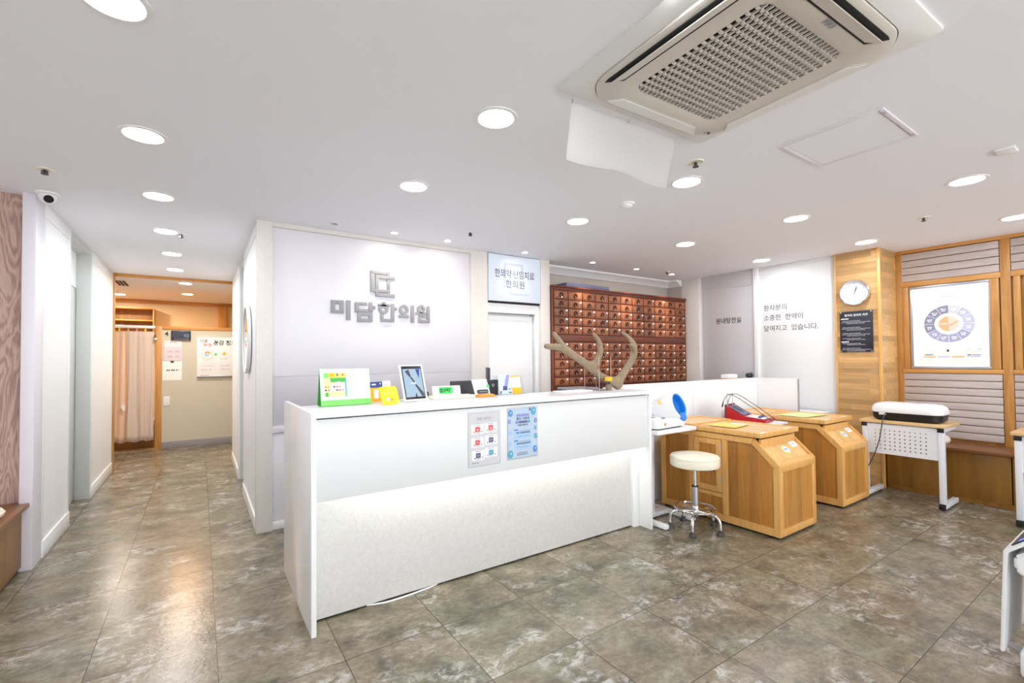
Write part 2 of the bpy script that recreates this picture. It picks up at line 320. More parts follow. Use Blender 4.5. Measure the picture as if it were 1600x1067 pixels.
# ---------------------------------------------------------------- mesh helpers
ROOT = {}
def _rootmat(p):
    while p is not None and p.parent is not None: p = p.parent
    return ROOT.get(p.name, Matrix()) if p is not None else Matrix()
def MF(o, right, up):
    """frame on a plane: local x = right, local y = up, local z = towards the viewer"""
    r = Vector(right).normalized(); u = Vector(up).normalized(); n = r.cross(u)
    return Matrix(((r.x, u.x, n.x, o[0]), (r.y, u.y, n.y, o[1]), (r.z, u.z, n.z, o[2]), (0, 0, 0, 1)))
def RZ(a): return Matrix.Rotation(a, 4, 'Z')
def TR(x, y, z): return Matrix.Translation((x, y, z))
I4 = Matrix()
class MB:
    def __init__(s): s.b = bmesh.new(); s.mats = []
    def mi(s, m):
        if m not in s.mats: s.mats.append(m)
        return s.mats.index(m)
    def _faces(s, before, m):
        i = s.mi(m)
        for f in s.b.faces:
            if f not in before: f.material_index = i
    def box(s, x0, x1, y0, y1, z0, z1, m, bev=0.0, seg=2, T=I4):
        t = bmesh.new()
        bmesh.ops.create_cube(t, size=1, matrix=T @ Matrix.Translation(((x0 + x1) / 2, (y0 + y1) / 2, (z0 + z1) / 2)) @ Matrix.Diagonal((abs(x1 - x0), abs(y1 - y0), abs(z1 - z0), 1)))
        if bev: bmesh.ops.bevel(t, geom=list(t.edges), offset=bev, segments=seg, affect='EDGES', profile=0.5, clamp_overlap=True)
        s.merge(t, m); return s
    def merge(s, t, m, T=None):
        i = s.mi(m); mp = {}
        for v in t.verts: mp[v] = s.b.verts.new(T @ v.co if T else v.co)
        for f in t.faces:
            try: q = s.b.faces.new([mp[v] for v in f.verts]); q.material_index = i
            except ValueError: pass
        t.free(); return s
    def cyl(s, p0, p1, r, m, r2=None, n=20, cap=True):
        p0 = Vector(p0); p1 = Vector(p1); d = p1 - p0; L = d.length
        t = bmesh.new(); bmesh.ops.create_cone(t, cap_ends=cap, segments=n, radius1=r, radius2=r if r2 is None else r2, depth=L)
        T = Matrix.Translation((p0 + p1) / 2) @ d.to_track_quat('Z', 'Y').to_matrix().to_4x4()
        return s.merge(t, m, T)
    def lathe(s, prof, m, T=I4, n=28, close=True):
        t = bmesh.new(); rings = []
        for r, z in prof:
            if r < 1e-6: rings.append([t.verts.new((0, 0, z))])
            else: rings.append([t.verts.new((r * cos(2 * pi * k / n), r * sin(2 * pi * k / n), z)) for k in range(n)])
        for a, b in zip(rings, rings[1:]):
            for k in range(n):
                k2 = (k + 1) % n
                if len(a) == 1 and len(b) > 1: t.faces.new((a[0], b[k], b[k2]))
                elif len(b) == 1 and len(a) > 1: t.faces.new((a[k], b[0], a[k2]))
                elif len(a) > 1: t.faces.new((a[k], b[k], b[k2], a[k2]))
        bmesh.ops.recalc_face_normals(t, faces=t.faces)
        return s.merge(t, m, T)
    def tube(s, pts, r, m, n=10, cap=True, closed=False):
        pts = [Vector(p) for p in pts]; N = len(pts); t = bmesh.new(); rings = []
        rs = r if isinstance(r, (list, tuple)) else [r] * N
        up = None
        for i, p in enumerate(pts):
            a = pts[(i - 1) % N] if (i > 0 or closed) else p; c = pts[(i + 1) % N] if (i < N - 1 or closed) else p
            d = (c - a).normalized()
            if up is None: up = d.orthogonal().normalized()
            else: up = (up - d * up.dot(d)); up = up.normalized() if up.length > 1e-6 else d.orthogonal().normalized()
            w = d.cross(up)
            rings.append([t.verts.new(p + rs[i] * (cos(2 * pi * k / n) * up + sin(2 * pi * k / n) * w)) for k in range(n)])
        pr = list(zip(rings, rings[1:])) + ([(rings[-1], rings[0])] if closed else [])
        for a, b in pr:
            for k in range(n): t.faces.new((a[k], a[(k + 1) % n], b[(k + 1) % n], b[k]))
        if cap and not closed: t.faces.new(rings[0][::-1]); t.faces.new(rings[-1])
        bmesh.ops.recalc_face_normals(t, faces=t.faces)
        return s.merge(t, m)
    def prism(s, poly, z0, z1, m, T=I4, bev=0.0):
        """2-D outline in the local xy plane of T, extruded along local z"""
        t = bmesh.new(); f = t.faces.new([t.verts.new((p[0], p[1], z0)) for p in poly])
        if abs(z1 - z0) > 1e-9:
            g = bmesh.ops.extrude_face_region(t, geom=[f]); vs = [v for v in g['geom'] if isinstance(v, bmesh.types.BMVert)]
            bmesh.ops.translate(t, vec=(0, 0, z1 - z0), verts=vs)
            bmesh.ops.recalc_face_normals(t, faces=t.faces)
            if bev: bmesh.ops.bevel(t, geom=list(t.edges), offset=bev, segments=2, affect='EDGES', clamp_overlap=True)
        elif f.normal.z < 0 or True:
            f.normal_update()
            if f.normal.z < 0: f.normal_flip()
        return s.merge(t, m, T)
    def rect(s, T, x0, x1, y0, y1, z, m): return s.prism([(x0, y0), (x1, y0), (x1, y1), (x0, y1)], z, z, m, T)
    def slab(s, T, x0, x1, y0, y1, z0, z1, m, bev=0.0): return s.box(x0, x1, y0, y1, z0, z1, m, bev, 2, T)
    def disc(s, T, cx, cy, rx, z, m, ry=None, n=28): ry = ry or rx; return s.prism([(cx + rx * cos(2 * pi * k / n), cy + ry * sin(2 * pi * k / n)) for k in range(n)], z, z, m, T)
    def sector(s, T, cx, cy, r0, r1, a0, a1, z0, z1, m, n=14):
        o = [(cx + r1 * cos(a0 + (a1 - a0) * k / n), cy + r1 * sin(a0 + (a1 - a0) * k / n)) for k in range(n + 1)]
        i = [(cx + r0 * cos(a0 + (a1 - a0) * k / n), cy + r0 * sin(a0 + (a1 - a0) * k / n)) for k in range(n, -1, -1)]
        if r0 < 1e-6: i = [(cx, cy)]
        return s.prism(o + i, z0, z1, m, T)
    def ring(s, T, cx, cy, r0, r1, z0, z1, m, n=32):
        t = bmesh.new()
        def circ(r, z): return [t.verts.new((cx + r * cos(2 * pi * k / n), cy + r * sin(2 * pi * k / n), z)) for k in range(n)]
        A, B_, C_, D = circ(r0, z0), circ(r1, z0), circ(r1, z1), circ(r0, z1)
        for P, Q in ((A, B_), (B_, C_), (C_, D), (D, A)):
            for k in range(n): t.faces.new((P[k], P[(k + 1) % n], Q[(k + 1) % n], Q[k]))
        bmesh.ops.recalc_face_normals(t, faces=t.faces)
        return s.merge(t, m, T)
    def text(s, T, body, x, y, h, m, z=0.0006, ext=0.0, align='LEFT', bold=0.0, width=None, space=1.0):
        """h is the height of a capital / a hangul block; x, y is the baseline start (or centre)"""
        c = bpy.data.curves.new('txt', 'FONT'); c.body = body; c.size = 1.0; c.extrude = 0.0; c.offset = bold; c.space_character = space; c.resolution_u = 3
        o = bpy.data.objects.new('txt', c); COL.objects.link(o)
        dg = bpy.context.evaluated_depsgraph_get(); me = bpy.data.meshes.new_from_object(o.evaluated_get(dg))
        bpy.data.objects.remove(o); bpy.data.curves.remove(c)
        if len(me.vertices) == 0: bpy.data.meshes.remove(me); return s
        xs = [v.co.x for v in me.vertices]; ys = [v.co.y for v in me.vertices]
        k = h / (max(ys) - min(ys)); kx = k if width is None else width / (max(xs) - min(xs))
        ox = x - min(xs) * kx - ({'LEFT': 0, 'CENTER': 0.5, 'RIGHT': 1}[align]) * (max(xs) - min(xs)) * kx
        oy = y - min(ys) * k
        t = bmesh.new(); t.from_mesh(me); bpy.data.meshes.remove(me)
        for v in t.verts: v.co = Vector((v.co.x * kx + ox, v.co.y * k + oy, z))
        for f in t.faces:
            f.normal_update()
            if f.normal.z < 0: f.normal_flip()
        if ext:
            g = bmesh.ops.extrude_face_region(t, geom=list(t.faces)); vs = [v for v in g['geom'] if isinstance(v, bmesh.types.BMVert)]
            bmesh.ops.translate(t, vec=(0, 0, ext), verts=vs); bmesh.ops.recalc_face_normals(t, faces=t.faces)
        return s.merge(t, m, T)
    def grid(s, fn, nu, nv, m, closed_u=False):
        i = s.mi(m); vs = [[s.b.verts.new(fn(u / nu, v / nv)) for v in range(nv + 1)] for u in range(nu + 1)]
        for u in range(nu):
            for v in range(nv): f = s.b.faces.new((vs[u][v], vs[u + 1][v], vs[u + 1][v + 1], vs[u][v + 1])); f.material_index = i
        return s
    def build(s, name, parent=None, label=None, cat=None, group=None, kind=None, smooth=35, origin=None):
        b = s.b; b.normal_update()
        me = bpy.data.meshes.new(name)
        if parent is not None:
            b.transform(_rootmat(parent).inverted()); loc = None
        else:
            xs = [v.co for v in b.verts]
            if origin is None:
                mn = [min(c[i] for c in xs) for i in range(3)]; mx = [max(c[i] for c in xs) for i in range(3)]
                origin = ((mn[0] + mx[0]) / 2, (mn[1] + mx[1]) / 2, mn[2])
            b.transform(Matrix.Translation([-q for q in origin])); loc = origin
        b.to_mesh(me); b.free()
        for m in s.mats: me.materials.append(M[m])
        if smooth:
            for p in me.polygons: p.use_smooth = True
            me.set_sharp_from_angle(angle=radians(smooth))
        o = bpy.data.objects.new(name, me); COL.objects.link(o)
        if parent is not None: o.parent = parent
        else: o.location = loc; ROOT[o.name] = Matrix.Translation(loc)
        tag(o, label, cat, group, kind); return o
def tag(o, label=None, cat=None, group=None, kind=None):
    if label: o['label'] = label
    if cat: o['category'] = cat
    if group: o['group'] = group
    if kind: o['kind'] = kind
    return o
def thing(name, label, cat, loc=(0, 0, 0), rz=0.0, group=None):
    o = bpy.data.objects.new(name, None); COL.objects.link(o); o.empty_display_size = 0.1
    o.location = loc; o.rotation_euler = (0, 0, rz); ROOT[o.name] = Matrix.Translation(loc) @ RZ(rz)
    return tag(o, label, cat, group)
def dup(root, loc, rz=None, label=None, group=None):
    r = root.copy(); COL.objects.link(r); r.location = loc
    if rz is not None: r.rotation_euler = (0, 0, rz)
    ROOT[r.name] = Matrix.Translation(loc) @ RZ(r.rotation_euler.z)
    if label: r['label'] = label
    if group: r['group'] = group
    for ch in list(root.children):
        c = ch.copy(); COL.objects.link(c); c.parent = r
        for g in list(ch.children):
            d = g.copy(); COL.objects.link(d); d.parent = c
    return r
def struct(mb, name, **kw): return mb.build(name, kind='structure', **kw)
def one(name, m, fn, parent=None, **kw):
    mb = MB(); fn(mb); return mb.build(name, parent, **kw)

# ================================================================ THE SETTING
YA = 4.235                                   # front of the pillars on the logo wall
struct(MB().box(-5, 9, -4, 12.5, -0.08, 0, 'floor'), 'floor', origin=(0, 0, 0))
struct(MB().box(-5, 9, -4, 12.5, ZC, ZC + 0.1, 'ceiling'), 'ceiling')
# left: veneer wall by the bench, corridor
struct(MB().box(-1.72, -1.62, -3.0, 4.45, 0, ZC, 'wallsatin'), 'wall_left')
w = struct(MB().box(-1.72, -1.02, 4.45, 4.55, 0, ZC, 'marblewood'), 'wall_veneer')
def fn(b):
    b.box(-1.02, -0.952, 4.385, 4.60, 0, ZC, 'lavtrim', 0.002)
struct((lambda b: (fn(b), b)[1])(MB()), 'trim_1')
def corr_panel(x0, x1, y0, y1, face, name):
    """white corridor wall section with a raised border, face=+1 shows towards +x"""
    b = MB(); b.box(min(x0, x1), max(x0, x1), y0, y1, 0, ZC, 'white_wall')
    xf = max(x0, x1) if face > 0 else min(x0, x1); e = 0.006 * face
    for (a, c, z0, z1) in ((y0, y0 + 0.035, 0.12, ZC), (y1 - 0.06, y1, 0.12, ZC), (y0 + 0.035, y1 - 0.06, ZC - 0.10, ZC)):
        b.box(min(xf, xf + e), max(xf, xf + e), a, c, z0, z1, 'trim_white', 0.0015)
    w = struct(b, name)
    struct(MB().box(min(xf, xf + 2 * e), max(xf, xf + 2 * e), y0, y1, 0, 0.12, 'trim_white', 0.003), 'baseboard_' + name[5:], parent=None)
    return w
corr_panel(-1.2, -0.956, 4.60, 5.41, 1, 'wall_corridor_left')
corr_panel(-1.2, -0.956, 6.36, 7.72, 1, 'wall_corridor_left_far')
# left recess with a door standing in its frame
b = MB(); b.box(-1.2, -1.075, 5.41, 6.36, 2.18, ZC, 'white_wall'); b.box(-1.075, -0.962, 5.41, 6.36, 2.535, ZC, 'frame_grey')
b.box(-1.2, -1.14, 5.41, 6.36, 0, 2.18, 'frame_grey')
struct(b, 'wall_recess_left')
struct(MB().box(-1.075, -0.958, 6.345, 6.362, 0, 2.535, 'frame_grey', 0.001), 'trim_2')
def fn(b):
    b.box(-1.135, -1.09, 5.44, 5.74, 0.01, 2.15, 'frame_grey', 0.002)
d = struct((lambda b: (fn(b), b)[1])(MB()), 'door_3')
b = MB(); b.box(-1.138, -1.078, 5.93, 6.06, 0, 2.175, 'frame_grey', 0.002); b.box(-1.138, -1.078, 6.16, 6.34, 0, 2.175, 'frame_grey', 0.002)
b.box(-1.138, -1.12, 5.76, 5.86, 0, 2.15, 'dark'); b.build('door_frame', d)  # dark box is painted shade for the open gap beside the door
b = MB()
for z in (0.28, 1.0, 1.72):
    b.box(-1.09, -1.072, 5.72, 5.80, z, z + 0.11, 'silver', 0.003); b.cyl((-1.074, 5.76, z), (-1.074, 5.76, z + 0.11), 0.009, 'silver')
b.build('hinge', d)
# corridor right side
b = MB(); b.box(0.385, 0.505, YA, YA + 0.07, 0, ZC, 'beige', 0.002); struct(b, 'trim_3')
corr_panel(0.55, 0.393, YA + 0.07, 5.60, -1, 'wall_corridor_right')
corr_panel(0.62, 0.393, 6.33, 7.62, -1, 'wall_corridor_right_far')
b = MB(); b.box(0.56, 0.66, 5.6, 6.33, 0, 2.15, 'door_grey'); b.box(0.52, 0.66, 5.6, 6.33, 2.15, ZC, 'white_wall')
b.box(0.40, 0.56, 5.6, 6.33, 2.50, ZC, 'frame_grey'); b.box(0.402, 0.56, 6.31, 6.33, 0, 2.5, 'frame_grey'); struct(b, 'wall_recess_right')
# ---- logo wall
w = struct(MB().box(0.505, 2.415, YA + 0.045, YA + 0.16, 0, ZC, 'lavender'), 'wall_back')
b = MB(); b.box(0.505, 2.415, YA + 0.036, YA + 0.046, 1.275, ZC - 0.035, 'lavender', 0.001); b.build('wall_panel', w)
b = MB(); b.box(0.505, 2.415, YA + 0.036, YA + 0.046, 0.86, 1.273, 'grey_band', 0.001); b.build('grey_band', w)
b = MB(); b.box(0.505, 2.415, YA + 0.012, YA + 0.046, 0.805, 0.86, 'lavtrim', 0.003); b.build('chair_rail', w)
b = MB(); b.box(0.505, 2.415, YA + 0.036, YA + 0.046, 0.07, 0.80, 'lavender', 0.001); b.build('lower_panel', w)
struct(MB().box(0.505, 2.415, YA + 0.02, YA + 0.046, 0, 0.065, 'trim_white', 0.003), 'baseboard_back')
struct(MB().box(0.505, 2.415, YA + 0.004, YA + 0.05, ZC - 0.038, ZC, 'beige', 0.002), 'trim_4')
struct(MB().box(2.415, 2.62, YA, YA + 0.16, 0, ZC, 'beige', 0.002), 'trim_5')
struct(MB().box(3.345, 3.482, YA - 0.01, YA + 0.30, 0, ZC, 'beige', 0.002), 'trim_6')
b = MB(); b.box(2.62, 3.345, YA + 0.14, YA + 0.20, 0, ZC, 'white_wall'); b.box(2.62, 3.345, YA + 0.03, YA + 0.14, 1.925, 2.05, 'trim_white', 0.003)
b.box(3.29, 3.345, YA + 0.03, YA + 0.14, 0, 1.925, 'trim_white', 0.003)
b.box(2.62, 3.345, YA + 0.02, YA + 0.03, 2.03, 2.05, 'dark'); struct(b, 'wall_over_door')  # dark strip stands in for the shadow beneath the sign
d = struct(MB().box(2.632, 3.283, YA + 0.075, YA + 0.115, 0.01, 1.905, 'white_wall', 0.002), 'door_1')
T = MF((2.632, YA + 0.075, 0), (1, 0, 0), (0, 0, 1))
b = MB()
for r in ((0.035, 0.615, 1.845, 1.857), (0.035, 0.615, 0.06, 0.072), (0.035, 0.045, 0.072, 1.845), (0.605, 0.615, 0.072, 1.845)):
    b.slab(T, r[0], r[1], r[2], r[3], -0.001, 0.006, 'trim_white', 0.002)
b.build('door_moulding', d)
b = MB(); b.slab(T, 0.0, 0.65, 1.893, 1.905, -0.002, 0.003, 'frame_grey'); b.slab(T, 0.645, 0.651, 0.01, 1.90, -0.002, 0.003, 'frame_grey'); b.build('door_seal', d)
b = MB()
for z in (0.4, 1.16, 1.7): b.cyl((2.640, YA + 0.066, z), (2.640, YA + 0.066, z + 0.12), 0.009, 'silver')
b.build('hinge', d)
# ---- niche behind the medicine cabinet
b = MB(); b.box(3.482, 6.30, 4.52, 4.62, 0, ZC, 'niche'); struct(b, 'wall_niche')
struct(MB().box(6.085, 6.20, 4.27, 4.52, 0, ZC, 'niche'), 'wall_niche_right')
T = MF((3.482, 4.52, 0), (0, 1, 0), (0, 0, 1))
prof = [(0, ZC), (-0.13, ZC), (-0.13, ZC - 0.02), (-0.10, ZC - 0.03), (-0.045, ZC - 0.07), (-0.03, ZC - 0.09), (0, ZC - 0.09)]
b = MB(); b.prism(prof, 0, 2.603, 'trim_white', T)
T2 = MF((6.085, 4.52, 0), (1, 0, 0), (0, 0, 1)); b.prism(prof, 0, 0.25, 'trim_white', T2)
struct(b, 'trim_7')
# ---- right side: post, staff door, white panel, boarded column
struct(MB().box(6.082, 6.20, 3.985, 4.268, 0, ZC, 'beige', 0.004), 'trim_8')
w = struct(MB().box(6.16, 6.26, 1.9, 3.985, 0, ZC, 'white_wall'), 'wall_right_staff')
b = MB(); b.box(6.145, 6.162, 2.285, 3.165, 0.08, ZC - 0.045, 'white_wall', 0.002); b.build('wall_panel', w)
b = MB(); b.box(6.15, 6.162, 2.285, 3.165, ZC - 0.045, ZC, 'trim_white', 0.002); b.build('top_rail', w)
b = MB(); b.box(6.148, 6.162, 3.225, 3.985, 2.37, ZC, 'door_grey', 0.002); b.box(6.148, 6.162, 3.965, 3.985, 0, 2.37, 'door_grey', 0.002); b.build('door_surround', w)
struct(MB().box(6.12, 6.165, 3.165, 3.222, 0, ZC, 'trim_white', 0.003), 'trim_9')
d = struct(MB().box(6.145, 6.175, 3.228, 3.958, 0.01, 2.36, 'door_grey', 0.003), 'door_2')
T = MF((6.145, 3.958, 0), (0, -1, 0), (0, 0, 1))
b = MB(); b.text(T, '원내탕전실', 0.195, 1.878, 0.078, 'dark_ink', width=0.36, bold=0.012, z=0.0012); b.build('lettering', d)
b = MB(); b.lathe([(0.0, 0), (0.034, 0), (0.034, 0.008), (0.018, 0.014), (0.016, 0.04), (0.03, 0.055), (0.032, 0.07), (0.02, 0.085), (0, 0.088)], 'charcoal', T @ TR(0.672, 1.165, 0), 20)
b.build('door_handle', d)
# lettering stuck on the white panel
T = MF((6.145, 3.165, 0), (0, -1, 0), (0, 0, 1))
wl = thing('wall_lettering', 'dark grey Korean lettering of three lines on the white panel by the oak column', 'lettering', (6.145, 2.85, 1.73))
b = MB(); b.text(T, '환자분의', 0.065, 2.000, 0.074, 'dark_ink', width=0.275, z=0.001)
b.build('text_line', wl); b = MB(); b.text(T, '소중한  한약이', 0.065, 1.872, 0.074, 'dark_ink', width=0.46, z=0.001)
b.build('text_line', wl); b = MB(); b.text(T, '달여지고  있습니다.', 0.065, 1.735, 0.074, 'dark_ink', width=0.625, z=0.001)
b.build('text_line', wl)
b = MB(); b.box(6.11, 6.70, 1.868, 2.285, 0, ZC, 'butcher'); w = struct(b, 'wall_column', origin=(0, 0, 0))
b = MB(); b.box(6.102, 6.112, 1.865, 1.89, 0, ZC, 'box_frame', 0.002); b.box(6.102, 6.112, 2.27, 2.288, 0, ZC, 'box_frame', 0.002); b.box(6.104, 6.13, 1.862, 1.870, 0, ZC, 'box_frame', 0.002)
b.build('corner_strip', w)
# ---- right wall: pine boards, whitewashed slats, rails
w = struct(MB().box(6.62, 6.72, -4.0, 1.868, 0, ZC, 'pine'), 'wall_right')
def slats(b, y0, y1, z0, z1, n):
    p = (z1 - z0) / n
    for k in range(n):
        b.box(6.585, 6.612, y0, y1, z0 + k * p + 0.004, z0 + (k + 1) * p - 0.004, 'slatwhite', 0.002)
for (y0, y1, first) in ((1.065, 1.815, 1), (0.05, 0.985, 0), (-0.95, -0.03, 0)):
    b = MB(); slats(b, y0, y1, 2.222, 2.535, 4); b.build('slat_panel', w)
    b = MB(); slats(b, y0, y1, 0.535, 1.215, 9); b.build('slat_panel', w)
    b = MB()
    b.box(6.575, 6.622, y0 - 0.01, y1 + 0.005, 2.165, 2.222, 'pine_h', 0.006); b.box(6.575, 6.622, y0 - 0.015, y1 + 0.005, 1.215, 1.258, 'pine_h', 0.006)
    b.build('frame_rail', w)
    b = MB()
    b.box(6.578, 6.622, y0 + 0.005, y0 + 0.07, 1.258, 2.165, 'pine', 0.004); b.box(6.578, 6.622, y1 - 0.058, y1 - 0.01, 1.258, 2.165, 'pine', 0.004)
    b.build('frame_stile', w)
b = MB()
for y in (1.025, 0.01, 1.84): b.box(6.588, 6.622, y - 0.036, y + 0.036 if y < 1.5 else 1.868, 0.5, ZC - 0.03, 'pine', 0.004)
b.build('wall_post', w)
b = MB(); b.box(6.575, 6.622, -1.0, 1.868, ZC - 0.035, ZC, 'pine_h', 0.003); b.build('top_rail', w)
# unseen wall behind the camera, its windows added to let daylight in
b = MB(); b.box(-1.72, 6.72, -3.1, -3.0, 0, 0.25, 'wallsatin'); b.box(-1.72, 6.72, -3.1, -3.0, 2.45, ZC, 'wallsatin')
for x in (-1.72, 2.4, 6.52): b.box(x, x + 0.2, -3.1, -3.0, 0.25, 2.45, 'wallsatin')
struct(b, 'wall_front')
for i, x in enumerate((-1.52, 2.6)):
    b = MB(); x1 = x + 3.92
    for (a, c, z0, z1) in ((x, x1, 0.25, 0.31), (x, x1, 2.39, 2.45), (x, x + 0.06, 0.31, 2.39), (x1 - 0.06, x1, 0.31, 2.39), (x + 1.93, x + 1.99, 0.31, 2.39)):
        b.box(a, c, -3.08, -3.02, z0, z1, 'silver', 0.004)
    struct(b, 'added_window_%d' % (i + 1))
# ---- treatment room at the end of the corridor
struct(MB().box(-0.958, 0.40, 7.72, 7.80, 2.545, ZC, 'pine_x', 0.004), 'trim_10')
struct(MB().box(-0.985, -0.935, 7.725, 7.80, 0, 2.545, 'pine', 0.003), 'trim_11')
struct(MB().box(-2.2, -1.2, 7.62, 7.72, 0, ZC, 'wallsatin'), 'wall_treatment_front_left')
struct(MB().box(0.62, 2.0, 7.52, 7.62, 0, ZC, 'wallsatin'), 'wall_treatment_front_right')
struct(MB().box(-2.3, -2.2, 7.62, 11.0, 0, ZC, 'peach'), 'wall_treatment_left')
struct(MB().box(2.0, 2.1, 7.52, 11.0, 0, ZC, 'peach'), 'wall_treatment_right')
struct(MB().box(-2.3, 2.1, 10.8, 10.9, 0, ZC, 'peach'), 'wall_treatment_back')
struct(MB().box(-2.2, 2.0, 10.75, 10.8, ZC - 0.06, ZC, 'pine_x', 0.004), 'trim_12')
w = struct(MB().box(-0.52, 2.0, 9.25, 9.33, 0.0, 1.94, 'partition'), 'wall_partition')
b = MB(); b.box(-0.52, 2.0, 9.235, 9.345, 1.94, 1.995, 'pine_x', 0.005); b.build('cap_rail', w)
struct(MB().box(-0.52, 2.0, 9.238, 9.25, 0, 0.115, 'skirt_grey', 0.003), 'baseboard_partition')
struct(MB().box(-0.608, -0.52, 9.235, 9.345, 0, 1.995, 'pine', 0.004), 'trim_13')
# ================================================================ LAMPS AND CEILING FITTINGS
def downlight(x, y, label, mat='lamp', r=0.082, group='recessed round ceiling downlights'):
    t = thing('ceiling_downlight', label, 'ceiling light', (x, y, ZC), 0, group)
    b = MB(); b.lathe([(r, -0.001), (r + 0.004, -0.006), (r + 0.022, -0.004), (r + 0.024, 0.0)], 'trim_white', TR(x, y, ZC), 36); b.build('trim_ring', t)
    b = MB(); b.lathe([(0.0, -0.0035), (r * 0.7, -0.0035), (r, -0.002)], mat, TR(x, y, ZC), 36); b.build('diffuser', t)
    return t
DL = [
 (-0.24, 0.88, None), (-0.24, 1.90, 'large round downlight at the top left edge of the picture'),
 (-0.25, 2.96, 'round downlight over the left floor, second from the front of the corridor row'),
 (-0.25, 4.00, 'round downlight of the corridor row just beyond the white dome camera'),
 (-0.26, 5.04, 'round downlight of the corridor row beside a sprinkler head'),
 (-0.26, 6.05, 'second farthest round white downlight of the corridor row'),
 (-0.27, 7.07, 'farthest round white downlight of the corridor row, before the wooden lintel'),
 (1.20, 0.82, None), (1.20, 1.85, 'big round downlight in the middle of the ceiling, left of the air conditioner'),
 (1.20, 2.88, 'round downlight above the left half of the reception counter'),
 (2.69, 2.88, 'round downlight above the reception counter, right of its posters'),
 (2.71, 1.85, 'round downlight just below the hanging plastic film of the air conditioner'),
 (4.18, 2.88, 'round downlight in front of the right half of the medicine cabinet'),
 (4.22, 1.85, 'round downlight between the hatch and the smoke detector, above the near sauna box'),
 (5.68, 2.88, 'round downlight nearest the grey staff door'),
 (5.71, 1.85, 'round downlight close above the oak boarded column'),
 (4.30, 0.83, 'round downlight near the right edge, beyond the ceiling hatch'),
 (5.81, 0.83, 'round downlight cut by the right edge, above the lit poster'),
]
for x, y, l in DL:
    downlight(x, y, l or 'round downlight overhead, out of the picture', 'lamp_corridor' if x < 0 and y > 4.5 else 'lamp')
downlight(-0.185, 8.22, 'nearest round downlight in the treatment room ceiling', 'lamp_neutral', 0.075)
downlight(-0.185, 9.50, 'warm orange round downlight at the back of the treatment room', 'lamp_warm', 0.075)
downlight(-1.15, 10.05, 'round downlight above the wooden shelf in the treatment room', 'lamp_neutral', 0.075)
SP = [(1.484, 'small spotlight above the grey wall logo'), (2.03, 'small spotlight right of the wall logo, beside a sprinkler'),
      (2.97, 'small spotlight above the white clinic sign over the door'), (3.99, 'small spotlight above the left third of the medicine cabinet'),
      (4.78, 'small spotlight above the middle of the medicine cabinet'), (5.51, 'small spotlight above the right end of the medicine cabinet')]
for x, l in SP:
    y = 4.02
    t = thing('ceiling_spotlight', l, 'ceiling light', (x, y, ZC), 0, 'small recessed spotlights')
    b = MB(); b.lathe([(0.028, -0.001), (0.031, -0.006), (0.042, -0.004), (0.043, 0)], 'trim_white', TR(x, y, ZC), 24); b.build('trim_ring', t)
    b = MB(); b.lathe([(0, -0.003), (0.028, -0.002)], 'spot', TR(x, y, ZC), 24); b.build('lamp_face', t)
    ld = bpy.data.lights.new('spot_beam', 'SPOT'); lo = bpy.data.objects.new('spot_beam', ld); COL.objects.link(lo)
    ld.energy = 5 if x < 3.5 else 16; ld.color = (1, 0.93, 0.84); ld.spot_size = radians(88 if x < 3.5 else 60); ld.spot_blend = 0.9; ld.shadow_soft_size = 0.025
    lo.parent = t; lo.location = (0, 0, -0.015)
    aim = Vector((0, 0.20, -1)) if x < 3.5 else Vector((0, 0.16, -1)); lo.rotation_euler = aim.to_track_quat('-Z', 'Y').to_euler()
# blanked spotlight hole
t = thing('blank_spotlight', 'unlit grey spotlight fitting near the top left of the logo wall', 'ceiling light', (0.955, 4.02, ZC))
b = MB(); b.lathe([(0.030, -0.001), (0.033, -0.007), (0.046, -0.004), (0.047, 0)], 'trim_white', TR(0.955, 4.02, ZC), 24); b.build('trim_ring', t)
b = MB(); b.lathe([(0, -0.005), (0.030, -0.002)], 'mid_ink', TR(0.955, 4.02, ZC), 24); b.build('lamp_face', t)
# sprinkler heads
for x, y, l in [(-0.79, 3.80, 'cream sprinkler head near the left wall, in front of the dome camera'), (2.08, 3.66, 'dark sprinkler head in front of the logo wall'),
                (-0.15, 5.09, 'sprinkler head beside a corridor downlight'), (2.48, 1.63, 'cream sprinkler head just below the air conditioner corner'),
                (5.14, 1.26, 'sprinkler head in the ceiling near the right wall'), (5.30, 3.94, 'tiny dark sprinkler head above the medicine cabinet')]:
    t = thing('sprinkler_head', l, 'sprinkler', (x, y, ZC), 0, 'ceiling sprinklers')
    b = MB(); b.lathe([(0, -0.002), (0.022, -0.004), (0.044, -0.006), (0.047, 0)], 'cream' if y < 3.85 and x != 2.08 else 'trim_white', TR(x, y, ZC), 24); b.build('escutcheon', t)
    b = MB(); b.cyl((x, y, ZC - 0.004), (x, y, ZC - 0.028), 0.009, 'charcoal', n=12); b.cyl((x, y, ZC - 0.028), (x, y, ZC - 0.031), 0.018, 'charcoal', n=12)
    b.tube([(x - 0.012, y, ZC - 0.006), (x - 0.014, y, ZC - 0.02), (x - 0.008, y, ZC - 0.029)], 0.003, 'charcoal', 6); b.tube([(x + 0.012, y, ZC - 0.006), (x + 0.014, y, ZC - 0.02), (x + 0.008, y, ZC - 0.029)], 0.003, 'charcoal', 6)
    b.build('nozzle', t)
# smoke detector
x, y = 2.70, 2.35
t = thing('smoke_detector', 'round white smoke detector on the ceiling above the counter end', 'smoke detector', (x, y, ZC))
b = MB(); b.lathe([(0, -0.012), (0.05, -0.012), (0.056, -0.006), (0.056, 0)], 'trim_white', TR(x, y, ZC), 28); b.build('base', t)
b = MB(); b.lathe([(0, -0.040), (0.022, -0.038), (0.036, -0.028), (0.040, -0.012)], 'white_plastic', TR(x, y, ZC), 28); b.build('chamber', t)
